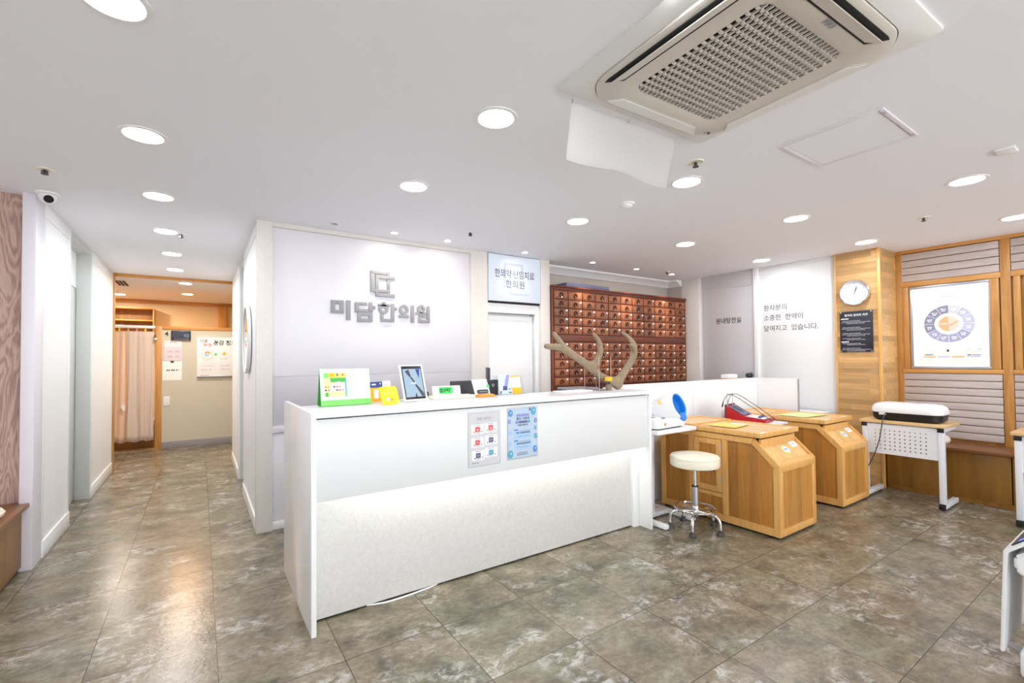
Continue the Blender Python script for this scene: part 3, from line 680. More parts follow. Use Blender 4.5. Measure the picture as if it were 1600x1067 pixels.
# dome camera
x, y = -0.885, 4.33
t = thing('dome_camera', 'white dome security camera with black lens at the corridor corner', 'security camera', (x, y, ZC))
b = MB(); b.lathe([(0, -0.014), (0.062, -0.014), (0.068, -0.008), (0.068, 0)], 'white_plastic', TR(x, y, ZC), 32); b.build('base', t)
b = MB(); b.lathe([(0.050, -0.012), (0.048, -0.035), (0.038, -0.055), (0.020, -0.068), (0, -0.071)], 'white_plastic', TR(x, y, ZC), 32); b.build('housing', t)
d = Vector((0.30, -0.80, -0.55)).normalized(); c = Vector((x, y, ZC - 0.022)) + d * 0.034
b = MB(); b.cyl(c, c + d * 0.018, 0.026, 'black', n=24); b.build('lens', t)
# ceiling hatch
t = thing('ceiling_hatch', 'square white ceiling access hatch beside the air conditioner', 'access hatch', (2.935, 1.025, ZC))
b = MB(); x0, x1, y0, y1 = 2.685, 3.185, 0.79, 1.26
for (a, c, e, f) in ((x0, x1, y0, y0 + 0.022), (x0, x1, y1 - 0.022, y1), (x0, x0 + 0.022, y0 + 0.022, y1 - 0.022), (x1 - 0.022, x1, y0 + 0.022, y1 - 0.022)): b.box(a, c, e, f, ZC - 0.008, ZC, 'lavtrim', 0.003)
b.build('frame', t)
b = MB(); b.box(x0 + 0.027, x1 - 0.027, y0 + 0.027, y1 - 0.027, ZC - 0.005, ZC - 0.001, 'ceiling'); b.build('panel', t)
b = MB(); b.cyl((x0 + 0.05, y0 + 0.012, ZC - 0.013), (x0 + 0.05, y0 + 0.012, ZC - 0.006), 0.008, 'silver', n=10); b.build('latch', t); b = MB(); b.cyl((x1 - 0.05, y0 + 0.012, ZC - 0.013), (x1 - 0.05, y0 + 0.012, ZC - 0.006), 0.008, 'silver', n=10); b.build('latch', t)
b = MB(); b.box(3.80, 3.91, 0.54, 0.62, ZC - 0.012, ZC, 'trim_white', 0.004); b.build('ceiling_sensor', label='small square white sensor on the ceiling at the right edge', cat='sensor')
b = MB(); b.box(-1.03, -0.90, 8.35, 8.90, ZC - 0.006, ZC, 'frame_grey', 0.002)
for k in range(3): b.box(-1.02 + k * 0.042, -0.99 + k * 0.042, 8.37, 8.88, ZC - 0.008, ZC - 0.0055, 'dark')
b.build('air_vent', label='black slotted air vent in the treatment room ceiling', cat='vent')

# ---- cassette air conditioner
AX, AY, AR = 1.757, 0.985, radians(-2.2)
ac = thing('air_conditioner', 'square cream ceiling cassette air conditioner with a perforated grille', 'air conditioner', (AX, AY, ZC), AR)
Ta = TR(AX, AY, ZC) @ RZ(AR) @ Matrix.Diagonal((1, -1, -1, 1))   # local z points down into the room, local y towards -y
def rrect(hx, hy, r, n=6, ox=0, oy=0):
    p = []
    for sx, sy, a in ((1, 1, 0), (-1, 1, pi / 2), (-1, -1, pi), (1, -1, 3 * pi / 2)):
        for k in range(n + 1): p.append((ox + sx * (hx - r) + r * cos(a + pi / 2 * k / n), oy + sy * (hy - r) + r * sin(a + pi / 2 * k / n)))
    return p
def loft(b, loops, m, T, capend=True):
    t = bmesh.new(); L = [[t.verts.new((p[0], p[1], z)) for p in lp] for lp, z in loops]
    for A, B_ in zip(L, L[1:]):
        n = len(A)
        for k in range(n): t.faces.new((A[k], A[(k + 1) % n], B_[(k + 1) % n], B_[k]))
    if capend: t.faces.new(L[-1])
    bmesh.ops.recalc_face_normals(t, faces=t.faces); b.merge(t, m, T)
H = 0.492
def arect(hx, hy, r, pts=8):
    """rounded square with the same vertex count per corner for lofting"""
    return rrect(hx, hy, r, pts)
b = MB(); loft(b, [(arect(H, H, 0.02), 0.0), (arect(H, H, 0.02), 0.012), (arect(H - 0.03, H - 0.03, 0.03), 0.028), (arect(0.425, 0.425, 0.16), 0.036)], 'ac_light', Ta, False); b.build('panel_frame', ac)
# face: ring between outer rounded edge and grille opening, with four outlet recesses
b = MB()
GX, GY = 0.262, 0.272
loft(b, [(arect(0.423, 0.423, 0.158), 0.030), (arect(0.421, 0.421, 0.157), 0.042), (arect(0.405, 0.405, 0.15), 0.050), (arect(GX + 0.008, GY + 0.008, 0.055), 0.054), (arect(GX, GY, 0.05), 0.050), (arect(GX, GY, 0.05), 0.02)], 'ac_plastic', Ta, False)
b.build('face_panel', ac)
b = MB(); loft(b, [(arect(GX, GY, 0.05), 0.02), (arect(GX * 0.99, GY * 0.99, 0.05), 0.0195)], 'dark', Ta); b.build('filter', ac)
b = MB(); nx, ny = 22, 17
def inside(x, y): # inside the rounded grille
    qx, qy = abs(x) - (GX - 0.05), abs(y) - (GY - 0.05)
    return not (qx > 0 and qy > 0 and hypot(qx, qy) > 0.05)
def ext(v, half, other):
    q = abs(v) - (other - 0.05)
    return half if q <= 0 else half - 0.05 + math.sqrt(max(0, 0.05 ** 2 - q * q))
for k in range(1, nx):
    x = -GX + 2 * GX * k / nx; e = ext(x, GY, GX); b.slab(Ta, x - 0.0025, x + 0.0025, -e, e, 0.044, 0.053, 'ac_plastic')
for k in range(1, ny):
    y = -GY + 2 * GY * k / ny; e = ext(y, GX, GY); b.slab(Ta, -e, e, y - 0.0045, y + 0.0045, 0.044, 0.053, 'ac_plastic')
b.build('grille', ac)
for k in range(4):
    Tk = Ta @ RZ(k * pi / 2)
    # slot: dark throat lip + louvre
    openv = k in (0, 1, 2, 3)
    y0 = 0.338; y1 = 0.400; L = 0.30
    def slot(L, w0, w1):
        return [(-L, w1 - 0.004), (-L + 0.05, w0), (L - 0.05, w0), (L, w1 - 0.004), (L - 0.02, w1), (-L + 0.02, w1)]
    b = MB(); b.prism(slot(L, y0, y1), 0.0505, 0.0535, 'dark' if k in (0, 1) else 'ac_plastic', Tk); b.build('outlet_slot', ac)
    b = MB()
    if k in (0, 1):   # open louvres, tilted
        Tl = Tk @ TR(0, 0.366, 0.057) @ Matrix.Rotation(radians(14), 4, 'X')
        b.prism([(-L + 0.015, 0.018), (-L + 0.06, -0.022), (L - 0.06, -0.022), (L - 0.015, 0.018)], -0.002, 0.002, 'ac_plastic', Tl, 0.001)
    else:
        b.prism(slot(L - 0.008, y0 + 0.006, y1 - 0.004), 0.0535, 0.057, 'ac_light', Tk, 0.001)
    b.build('louvre', ac)
b = MB(); Tt = Ta @ RZ(0)
Tm = Ta @ MF((0.055, 0.335, 0.0545), (-1, 0, 0), (0, -1, 0))
for k, wd in enumerate((0.008, 0.006, 0.009, 0.007, 0.008, 0.006)): b.rect(Tm, 0.0 + k * 0.011, 0.0 + k * 0.011 + wd, 0, 0.018 + 0.004 * (k % 2), 0.0, 'mid_ink')
b.build('badge', ac)
b = MB(); b.lathe([(0, 0.062), (0.006, 0.06), (0.007, 0.053)], 'charcoal', Ta @ TR(0.345, -0.345, 0), 12); b.lathe([(0, 0.06), (0.004, 0.058), (0.005, 0.053)], 'mid_ink', Ta @ TR(0.325, -0.352, 0), 12); b.build('indicator_lamp', ac)
# translucent deflector film hanging from its far edge
df = thing('air_deflector', 'translucent white plastic film hanging from the air conditioner edge', 'air deflector', (1.72, 1.48, ZC - 0.02))
b = MB()
def ff(u, v):
    x = 1.365 + 0.70 * u + 0.012 * v * (1 - 2 * u) ; y = 1.492 - 0.02 * u + 0.045 * v + 0.010 * sin(7 * u + 2 * v) * v
    return (x, y, 2.535 - 0.235 * v - 0.008 * sin(9 * u) * v)
b.grid(ff, 28, 10, 'film'); o = b.build('film_sheet', df)
m = o.modifiers.new('thick', 'SOLIDIFY'); m.thickness = 0.0012
b = MB(); b.tube([(1.37, 1.49, 2.545), (1.37, 1.492, 2.53)], 0.004, 'silver', 8); b.build('clip', df); b = MB(); b.tube([(1.72, 1.478, 2.545), (1.72, 1.482, 2.53)], 0.004, 'silver', 8); b.build('clip', df)
# ================================================================ RECEPTION COUNTER
CZ = 1.135
ct = thing('reception_counter', 'long white glossy reception counter with a lit speckled base', 'reception counter', (1.8, 2.8, 0))
b = MB(); b.box(0.474, 0.500, 2.487, 3.385, 0, CZ, 'white_gloss', 0.002); b.build('side_panel', ct)
b = MB(); b.box(3.088, 3.112, 2.487, 3.0, 0, CZ - 0.032, 'white_gloss', 0.002); b.build('side_panel', ct)
b = MB(); b.box(0.5005, 3.112, 2.487, 2.93, CZ - 0.030, CZ, 'white_gloss', 0.002); b.build('countertop', ct)
b = MB(); b.box(0.5005, 3.087, 2.505, 2.535, 0.672, CZ - 0.038, 'gloss_front', 0.002); b.build('front_panel', ct)
b = MB(); b.box(0.5005, 3.087, 2.515, 2.60, CZ - 0.038, CZ - 0.0305, 'dark'); b.build('shadow_gap', ct)
b = MB(); b.box(0.515, 3.015, 2.625, 2.66, 0.012, 0.80, 'plinth', 0.002); b.build('base_panel', ct)
b = MB(); b.box(0.535, 3.0, 2.645, 2.66, 0.0, 0.0115, 'dark'); b.build('plinth_gap', ct)
b = MB(); b.box(3.016, 3.087, 2.60, 2.66, 0.0, 0.80, 'white_gloss', 0.002); b.build('base_filler', ct); b = MB(); b.box(0.5005, 0.514, 2.62, 2.66, 0.0, 0.80, 'white_gloss', 0.001); b.build('base_filler', ct)
b = MB(); b.box(0.5005, 3.087, 2.535, 2.625, 0.80, 0.815, 'white_gloss'); b.build('soffit', ct)
b = MB(); b.box(0.66, 2.98, 2.553, 2.571, 0.783, 0.7995, 'strip', 0.002); b.build('led_strip', ct)
b = MB(); b.box(0.5005, 3.087, 2.66, 2.70, 0.0, CZ - 0.031, 'white_plastic'); b.build('back_panel', ct)
b = MB(); b.box(0.5005, 3.087, 2.70, 3.38, 0.715, 0.745, 'white_plastic', 0.002); b.box(2.3, 2.33, 2.71, 3.36, 0, 0.714, 'white_plastic'); b.build('work_desk', ct)
b = MB(); b.tube([(0.80, 2.636, 0.006), (0.85, 2.620, 0.005), (0.90, 2.607, 0.005), (0.98, 2.606, 0.005), (1.08, 2.612, 0.005), (1.18, 2.624, 0.005), (1.24, 2.636, 0.006)], 0.005, 'white_plastic', 8)
b.build('power_cable', label='white cable lying on the floor along the foot of the counter', cat='cable')
# posters taped to the counter front
Tp = MF((0, 2.505, 0), (1, 0, 0), (0, 0, 1))
def qh(b, T, cx, y, h, w, mat, z=0.0035, n=7):
    """a blurred row of small print"""
    x = cx - w / 2; k = 0; rnd = random.Random(int(cx * 977 + y * 7919))
    while x < cx + w / 2 - 0.25 * h:
        ww = min(rnd.choice((0.7, 0.9, 1.0)) * h, cx + w / 2 - x); b.rect(T, x, x + ww, y, y + h, z, mat); x += ww + h * (0.22 if rnd.random() < 0.72 else 0.7)
p = thing('poster', 'grey poster with six red and dark product pictures on the counter front', 'poster', (1.514, 2.504, 0.735), 0, 'posters on the counter front')
b = MB(); b.slab(Tp, 1.392, 1.634, 0.728, 1.070, 0.0005, 0.0045, 'acrylic_edge', 0.001); b.slab(Tp, 1.398, 1.628, 0.733, 1.064, 0.0008, 0.0030, 'pgrey'); b.build('acrylic_holder', p)
b = MB(); b.text(Tp, '명품 공진단', 1.512, 1.018, 0.020, 'mid_ink', z=0.0050, align='CENTER', width=0.105); b.rect(Tp, 1.46, 1.565, 1.008, 1.0095, 0.0050, 'pale_ink'); b.build('lettering', p)
for k, (cx, cy, mt) in enumerate(((1.462, 0.962, 'coral'), (1.560, 0.966, 'coral'), (1.462, 0.880, 'coral'), (1.562, 0.888, 'slate'), (1.466, 0.798, 'slate'), (1.562, 0.808, 'teal'))):
    b = MB(); b.rect(Tp, cx - 0.046, cx + 0.046, cy - 0.030, cy + 0.032, 0.0048, 'paper'); b.prism(rrect(0.018, 0.017, 0.007, 4, cx, cy), 0.0052, 0.0052, mt, Tp)
    b.disc(Tp, cx + 0.001, cy - 0.004, 0.004, 0.0055, 'paper', 0.006) if k < 2 else b.rect(Tp, cx - 0.010, cx + 0.010, cy - 0.001, cy + 0.001, 0.0055, 'pale_ink')
    b.disc(Tp, cx + 0.030, cy - 0.014, 0.006, 0.0052, 'mid_ink', 0.004, 10); b.disc(Tp, cx - 0.024, cy - 0.016, 0.006, 0.0052, mt, 0.004, 10)
    qh(b, Tp, cx, cy + 0.024, 0.004, 0.045, 'mid_ink', 0.0052); qh(b, Tp, cx, cy - 0.026, 0.003, 0.036, 'mid_ink', 0.0052); b.build('product_picture', p)
b = MB(); qh(b, Tp, 1.445, 0.750, 0.006, 0.05, 'mid_ink', 0.0050); b.build('footer_print', p)
p = thing('poster', 'pale blue poster bordered with leaves on the counter front', 'poster', (1.815, 2.504, 0.735), 0, 'posters on the counter front')
b = MB(); b.slab(Tp, 1.688, 1.940, 0.737, 1.080, 0.0005, 0.0045, 'acrylic_edge', 0.001); b.slab(Tp, 1.694, 1.934, 0.748, 1.075, 0.0008, 0.0030, 'paleblue'); b.build('acrylic_holder', p)
b = MB()
for cx, cy, r, mt in ((1.715, 1.045, 0.019, 'pblue'), (1.905, 1.05, 0.022, 'teal'), (1.712, 0.775, 0.022, 'teal'), (1.915, 0.792, 0.019, 'pblue'), (1.705, 0.99, 0.012, 'purple'), (1.922, 0.985, 0.014, 'purple'), (1.708, 0.915, 0.014, 'skyblue'), (1.922, 0.88, 0.015, 'teal'), (1.706, 0.84, 0.013, 'skyblue'), (1.875, 1.064, 0.009, 'slate'), (1.92, 0.935, 0.011, 'teal')):
    b.disc(Tp, cx, cy, r, 0.0048, mt, r * 1.25, 12); b.disc(Tp, cx + r * 0.2, cy + r * 0.2, r * 0.35, 0.0052, 'skyblue', None, 10)
b.build('leaf_border', p)
b = MB(); qh(b, Tp, 1.815, 1.020, 0.015, 0.105, 'purple', 0.0050); b.text(Tp, '몸도 가볍게', 1.815, 0.996, 0.018, 'navy', z=0.0050, align='CENTER', width=0.105, bold=0.02)
b.rect(Tp, 1.755, 1.785, 0.974, 0.990, 0.0050, 'purple'); b.rect(Tp, 1.785, 1.85, 0.974, 0.990, 0.0050, 'slate'); b.rect(Tp, 1.85, 1.875, 0.974, 0.990, 0.0050, 'teal')
qh(b, Tp, 1.815, 0.957, 0.010, 0.08, 'slate', 0.0050)
for y0 in (0.900, 0.828):
    b.rect(Tp, 1.748, 1.885, y0 - 0.026, y0 + 0.028, 0.0048, 'skyblue'); b.rect(Tp, 1.742, 1.775, y0 + 0.026, y0 + 0.036, 0.0052, 'pblue'); qh(b, Tp, 1.82, y0 + 0.006, 0.011, 0.115, 'slate', 0.0052); qh(b, Tp, 1.83, y0 + 0.023, 0.004, 0.09, 'mid_ink', 0.0052); qh(b, Tp, 1.82, y0 - 0.014, 0.004, 0.10, 'mid_ink', 0.0052)
qh(b, Tp, 1.81, 0.775, 0.005, 0.085, 'slate', 0.0050); qh(b, Tp, 1.81, 0.763, 0.006, 0.09, 'slate', 0.0050); b.build('lettering', p)

# ================================================================ THINGS ON THE COUNTER
# desk calendar
cl = thing('desk_calendar', 'green and white desk calendar at the left end of the counter', 'calendar', (0.735, 2.80, CZ))
y0, lean = 2.795, 0.050
Tc = MF((0.588, y0 + 0.0, CZ + 0.003), (1, 0.02, 0), (0, lean, 0.218))
b = MB(); b.slab(Tc, 0, 0.295, 0, 0.222, -0.002, 0.0, 'green'); b.rect(Tc, 0, 0.295, 0, 0.222, 0.0004, 'green')
Tb = MF((0.588, y0 + 0.105, CZ + 0.003), (1, 0.02, 0), (0, -0.055, 0.216)); b.slab(Tb, 0, 0.295, 0, 0.222, -0.002, 0.0, 'green_d'); b.box(0.589, 0.882, 2.80, 2.90, CZ + 0.001, CZ + 0.0025, 'green_d'); b.build('stand', cl)
b = MB(); b.slab(Tc, 0.0, 0.293, 0.034, 0.222, 0.0006, 0.004, 'paper', 0.001); b.build('pages', cl)
b = MB()
for k in range(30):
    x = 0.012 + k * 0.0093; c = Tc @ Vector((x, 0.219, 0.003)); b.tube([c + Vector((0, 0.004 * cos(q), 0.005 * sin(q))) for q in [2 * pi * j / 8 for j in range(8)]], 0.0007, 'mid_ink', 5, closed=True)
b.build('wire_binding', cl, kind=None)
b = MB(); b.rect(Tc, 0.020, 0.150, 0.052, 0.196, 0.0045, 'palegreen'); b.rect(Tc, 0.020, 0.150, 0.166, 0.196, 0.0048, 'paleyellow'); b.rect(Tc, 0.020, 0.048, 0.166, 0.196, 0.0050, 'green'); b.rect(Tc, 0.048, 0.082, 0.172, 0.196, 0.0051, 'amber')
b.prism([(0.060, 0.140), (0.150, 0.140), (0.150, 0.166), (0.055, 0.166)], 0.0051, 0.0051, 'green_d', Tc); b.prism([(0.05, 0.085), (0.14, 0.078), (0.147, 0.12), (0.105, 0.145), (0.06, 0.125)], 0.0053, 0.0053, 'pink', Tc)
for k in range(14): b.disc(Tc, 0.03 + (k % 7) * 0.016, 0.112 - (k // 7) * 0.020, 0.006, 0.0056, ('coral', 'orange', 'paper', 'charcoal')[k % 4] if k != 9 else 'paper', 0.005, 10)
b.rect(Tc, 0.026, 0.044, 0.054, 0.078, 0.0056, 'green_d'); b.rect(Tc, 0.142, 0.151, 0.052, 0.166, 0.0056, 'teal'); b.rect(Tc, 0.094, 0.104, 0.176, 0.192, 0.0056, 'slate'); b.rect(Tc, 0.126, 0.136, 0.178, 0.190, 0.0056, 'coral'); b.build('picture', cl)
b = MB(); b.text(Tc, '7', 0.176, 0.160, 0.018, 'palegreen', z=0.0046)
for r in range(5):
    for q in range(7): b.rect(Tc, 0.176 + q * 0.014, 0.183 + q * 0.014, 0.066 + r * 0.015, 0.071 + r * 0.015, 0.0046, 'pale_ink')
b.build('month_print', cl)
# leaflet card and yellow card
lf = thing('leaflet_stand', 'navy and yellow leaflet with white page beside the desk calendar', 'leaflet', (1.02, 2.93, CZ))
Tl = MF((0.920, 2.93, CZ + 0.001), (1, 0.25, 0), (0, 0.18, 1))
b = MB(); b.slab(Tl, 0, 0.092, 0, 0.128, -0.001, 0.0006, 'amber'); b.rect(Tl, 0, 0.092, 0.090, 0.128, 0.0010, 'navy'); b.rect(Tl, 0.026, 0.062, 0.020, 0.078, 0.0010, 'paper'); qh(b, Tl, 0.030, 0.106, 0.010, 0.034, 'white_ink', 0.0014); b.disc(Tl, 0.076, 0.114, 0.005, 0.0014, 'white_ink'); b.build('front_page', lf)
b = MB(); b.slab(Tl, 0.093, 0.158, 0.004, 0.132, -0.001, 0.0006, 'paper'); qh(b, Tl, 0.122, 0.102, 0.004, 0.04, 'pink_d', 0.001); b.disc(Tl, 0.115, 0.078, 0.004, 0.001, 'purple'); b.disc(Tl, 0.13, 0.078, 0.004, 0.001, 'coral'); b.disc(Tl, 0.145, 0.078, 0.004, 0.001, 'teal'); b.build('back_page', lf)
b = MB(); b.box(0.93, 1.065, 2.95, 2.99, CZ + 0.0005, CZ + 0.0025, 'paper', T=I4); b.build('foot', lf)
yc = thing('yellow_card', 'bright yellow leaning card between leaflet and tablet', 'card', (0.965, 2.67, CZ))
Ty = MF((0.905, 2.655, CZ + 0.001), (1, 0.22, 0), (-0.10, 0.42, 1))
b = MB(); b.prism(rrect(0.061, 0.058, 0.014, 4, 0.061, 0.058), -0.0008, 0.0008, 'yellow', Ty); b.build('card_sheet', yc)
b = MB(); qh(b, Ty, 0.056, 0.066, 0.012, 0.075, 'paleyellow', 0.0014); qh(b, Ty, 0.056, 0.084, 0.006, 0.05, 'paleyellow', 0.0014); b.disc(Ty, 0.045, 0.034, 0.011, 0.0014, 'white_ink'); b.rect(Ty, 0.062, 0.085, 0.027, 0.039, 0.0014, 'orange'); b.prism([(0.105, 0.0), (0.121, 0.0), (0.121, 0.022), (0.098, 0.014)], 0.0014, 0.0014, 'palegreen', Ty); b.build('lettering', yc)
b = MB(); b.slab(Ty, 0.03, 0.09, 0.02, 0.022, -0.045, 0.0, 'yellow'); b.build('prop', yc)
# tablet on a white stand
tb = thing('tablet', 'white framed tablet on a stand showing a pale blue picture', 'tablet', (1.18, 2.78, CZ))
Tt = MF((1.080, 2.745, CZ + 0.012), (1, 0.22, 0), (-0.05, 0.30, 1))
b = MB(); b.slab(Tt, -0.004, 0.178, -0.006, 0.236, -0.014, 0.0, 'white_plastic', 0.005); b.build('housing', tb)
b = MB(); b.slab(Tt, 0.008, 0.162, 0.006, 0.226, -0.001, 0.0012, 'black', 0.0005); b.build('bezel', tb)
b = MB(); b.rect(Tt, 0.015, 0.155, 0.020, 0.207, 0.0018, 'screen')
b.prism([(0.03, 0.19), (0.06, 0.204), (0.072, 0.160), (0.060, 0.150)], 0.0021, 0.0021, 'screen_d', Tt); b.prism([(0.062, 0.150), (0.075, 0.155), (0.098, 0.118), (0.085, 0.115)], 0.0022, 0.0022, 'screen_d', Tt)
b.prism([(0.104, 0.105), (0.152, 0.045), (0.152, 0.020), (0.135, 0.022), (0.093, 0.098)], 0.0021, 0.0021, 'screen_d', Tt); b.prism([(0.113, 0.205), (0.146, 0.205), (0.131, 0.140)], 0.0021, 0.0021, 'screen_b', Tt); b.rect(Tt, 0.062, 0.105, 0.108, 0.114, 0.0024, 'screen_w'); b.prism([(0.082, 0.02), (0.10, 0.02), (0.094, 0.05)], 0.0022, 0.0022, 'screen_d', Tt)
b.build('screen', tb)
b = MB(); b.slab(I4, 1.10, 1.26, 2.772, 2.90, CZ, CZ + 0.010, 'white_plastic', 0.004); b.slab(Tt, 0.055, 0.12, -0.002, 0.02, -0.03, -0.010, 'white_plastic', 0.003)
b.cyl((1.175, 2.86, CZ + 0.008), (1.163, 2.818, CZ + 0.10), 0.012, 'white_plastic'); b.build('stand', tb)
# payment pad
pp = thing('payment_pad', 'cream card payment stand with a bright green label', 'payment stand', (1.46, 2.85, CZ))
b = MB(); b.box(1.300, 1.625, 2.80, 2.92, CZ, CZ + 0.022, 'cream', 0.006); b.build('base', pp)
Tn = MF((1.318, 2.845, CZ + 0.022), (1, 0.0, 0), (0, 0.22, 1))
b = MB(); b.slab(Tn, 0, 0.215, 0, 0.068, -0.012, 0.0, 'cream', 0.004); b.build('upright', pp)
b = MB(); b.prism(rrect(0.052, 0.023, 0.006, 4, 0.100, 0.036), 0.001, 0.001, 'npay', Tn); b.disc(Tn, 0.067, 0.036, 0.015, 0.0015, 'npay_d'); b.text(Tn, 'N', 0.061, 0.029, 0.014, 'npay', z=0.002, bold=0.03); b.text(Tn, 'pay', 0.086, 0.022, 0.028, 'npay_d', z=0.002, bold=0.03); qh(b, Tn, 0.185, 0.034, 0.006, 0.03, 'pale_ink', 0.001); b.build('label', pp)
b = MB(); b.box(1.296, 1.306, 2.885, 2.915, CZ + 0.022, CZ + 0.052, 'charcoal', 0.003); b.build('connector', pp)
# sloped receipt reader with orange base
rd = thing('card_reader', 'white tilted card reader on an orange base', 'card reader', (1.73, 2.83, CZ))
b = MB(); b.box(1.648, 1.775, 2.785, 2.86, CZ, CZ + 0.020, 'orange', 0.006); b.build('base', rd)
Tr = MF((1.645, 2.835, CZ + 0.016), (1, 0.1, 0), (-0.06, 0.42, 1))
b = MB(); b.slab(Tr, 0, 0.135, 0.0, 0.118, -0.010, 0.0, 'white_plastic', 0.004); b.build('housing', rd)
b = MB(); b.prism(rrect(0.046, 0.013, 0.005, 4, 0.066, 0.020), 0.0, 0.012, 'charcoal', Tr); b.slab(Tr, 0.030, 0.102, 0.014, 0.020, 0.012, 0.0135, 'mid_ink'); b.build('card_slot', rd)
b = MB(); b.prism(rrect(0.013, 0.010, 0.006, 4, 0.128, 0.060), -0.004, 0.003, 'npay', Tr); b.build('green_button', rd)
# leaflet rack
lr = thing('leaflet_stand', 'clear stand with a lilac leaflet and a yellow edged leaflet', 'leaflet', (2.0, 2.9, CZ), 0)
Tq = MF((1.895, 2.895, CZ + 0.003), (1, 0.03, 0), (0, 0.25, 1))
b = MB(); b.slab(Tq, -0.045, 0.235, -0.002, 0.145, -0.007, -0.004, 'acrylic'); b.box(1.85, 2.135, 2.87, 2.96, CZ, CZ + 0.003, 'acrylic'); b.build('acrylic_holder', lr)
b = MB(); b.slab(Tq, 0.0, 0.112, 0, 0.150, -0.002, 0.0, 'paleblue'); b.prism([(0.045, 0.06), (0.075, 0.05), (0.108, 0.148), (0.08, 0.150)], 0.0006, 0.0006, 'purple', Tq); b.prism([(0, 0.0), (0.016, 0.004), (0.038, 0.06), (0.026, 0.10)], 0.0006, 0.0006, 'white_ink', Tq); b.prism([(0, 0), (0.012, 0.004), (0.022, 0.025), (0.004, 0.025)], 0.001, 0.001, 'slate', Tq); b.prism([(0.028, 0.03), (0.07, 0.03), (0.074, 0.06), (0.034, 0.064)], 0.0009, 0.0009, 'navy', Tq); b.rect(Tq, 0.082, 0.108, 0.008, 0.016, 0.0009, 'charcoal'); b.rect(Tq, 0.082, 0.106, 0.036, 0.042, 0.0009, 'charcoal'); b.build('lilac_leaflet', lr)
b = MB(); b.slab(Tq, 0.118, 0.205, 0.0, 0.138, -0.003, -0.001, 'paper'); b.rect(Tq, 0.118, 0.205, 0.0, 0.048, 0.0, 'amber'); b.rect(Tq, 0.112, 0.2, 0.130, 0.139, 0.0, 'amber'); qh(b, Tq, 0.158, 0.108, 0.004, 0.03, 'pale_ink', 0.0); b.rect(Tq, 0.122, 0.130, 0.06, 0.075, 0.0, 'palegreen'); b.build('yellow_leaflet', lr)
# monitor of the staff desk seen from behind
mo = thing('monitor', 'black monitor seen from behind with a white ring mark, behind the counter', 'monitor', (1.76, 3.10, 0.745))
b = MB(); b.box(1.565, 1.985, 3.06, 3.085, 0.955, 1.243, 'charcoal', 0.006); b.build('back_shell', mo)
b = MB(); b.box(1.57, 1.98, 3.0855, 3.087, 0.962, 1.236, 'black'); b.build('display', mo)
b = MB(); Tm = MF((1.935, 3.0598, 1.200), (1, 0, 0), (0, 0, 1)); b.ring(Tm, 0, 0, 0.008, 0.011, 0, 0.0008, 'white_ink', 20); b.build('badge', mo)
b = MB(); b.box(1.70, 1.84, 3.03, 3.19, 0.746, 0.758, 'charcoal', 0.003); b.box(1.75, 1.79, 3.088, 3.11, 0.757, 1.06, 'charcoal', 0.003); b.build('foot', mo)
m2 = thing('monitor', 'second slim black monitor standing edge-on behind the counter', 'monitor', (2.05, 3.32, 0.745))
Te = TR(2.035, 3.30, 0) @ RZ(radians(62))
b = MB(); b.slab(Te, -0.14, 0.14, -0.011, 0.011, 0.93, 1.335, 'charcoal', 0.005); b.build('back_shell', m2)
b = MB(); b.slab(Te, -0.10, 0.10, -0.06, 0.06, 0.746, 0.757, 'charcoal', 0.003); b.slab(Te, -0.02, 0.02, -0.008, 0.008, 0.757, 0.94, 'charcoal'); b.build('foot', m2)
# papers and folders behind the counter
b = MB()
for k in range(4): b.box(2.80, 3.02, 3.02, 3.30, 0.747 + k * 0.0905, 0.747 + k * 0.0905 + 0.088, ('white_plastic', 'charcoal')[k % 2], 0.004)
bx = b.build('document_trays', label='stack of grey document trays behind the counter under the papers', cat='document tray')
b = MB(); b.box(2.78, 3.04, 3.02, 3.28, 1.110, 1.122, 'charcoal', 0.003, T=I4); b.box(2.77, 3.06, 3.03, 3.27, 1.1225, 1.140, 'silver', 0.003); b.build('folder', label='dark grey folder on the pile of trays behind the antler', cat='folder')
b = MB(); b.box(2.42, 2.74, 2.78, 2.915, CZ, CZ + 0.006, 'paper', 0.001); b.build('paper_sheets', label='white sheets lying on the counter left of the clear antler stand', cat='paper')
b = MB(); b.box(3.0, 3.098, 2.84, 2.92, CZ, CZ + 0.012, 'white_plastic', 0.003); b.prism([(0, 0), (0.055, 0), (0.055, 0.030), (0.012, 0.030)], -0.03, 0.03, 'silver', MF((3.03, 2.88, CZ + 0.012), (1, 0, 0), (0, 0, 1)), 0.002)
b.build('tape_dispenser', label='small grey and white tape dispenser at the right counter end behind the antler', cat='tape dispenser')
# acrylic stand, jar
st = thing('acrylic_stand', 'clear acrylic box stand holding up the antler', 'display stand', (2.86, 2.80, CZ))
b = MB(); xa, xb, ya, yb = 2.762, 2.902, 2.725, 2.90; zt = CZ + 0.285
for (a, c, e, f) in ((xa, xb, ya, ya + 0.004), (xa, xb, yb - 0.004, yb)):
    Tz = MF((a, f, CZ), (1, 0, 0), (0, 0, 1)); w_ = c - a
    b.prism([(0, 0), (w_, 0), (w_, 0.285), (w_ * 0.90, 0.24), (w_ * 0.80, 0.165), (w_ * 0.62, 0.135), (w_ * 0.4, 0.15), (w_ * 0.12, 0.21), (w_ * 0.04, 0.285), (0, 0.285)], 0, 0.004, 'acrylic', Tz)
b.box(xa, xa + 0.004, ya + 0.004, yb - 0.004, CZ, CZ + 0.15, 'acrylic'); b.box(xb - 0.004, xb, ya + 0.004, yb - 0.004, CZ, CZ + 0.09, 'acrylic'); b.box(xa, xb, ya, yb, CZ, CZ + 0.004, 'acrylic'); b.build('box', st)
b = MB()
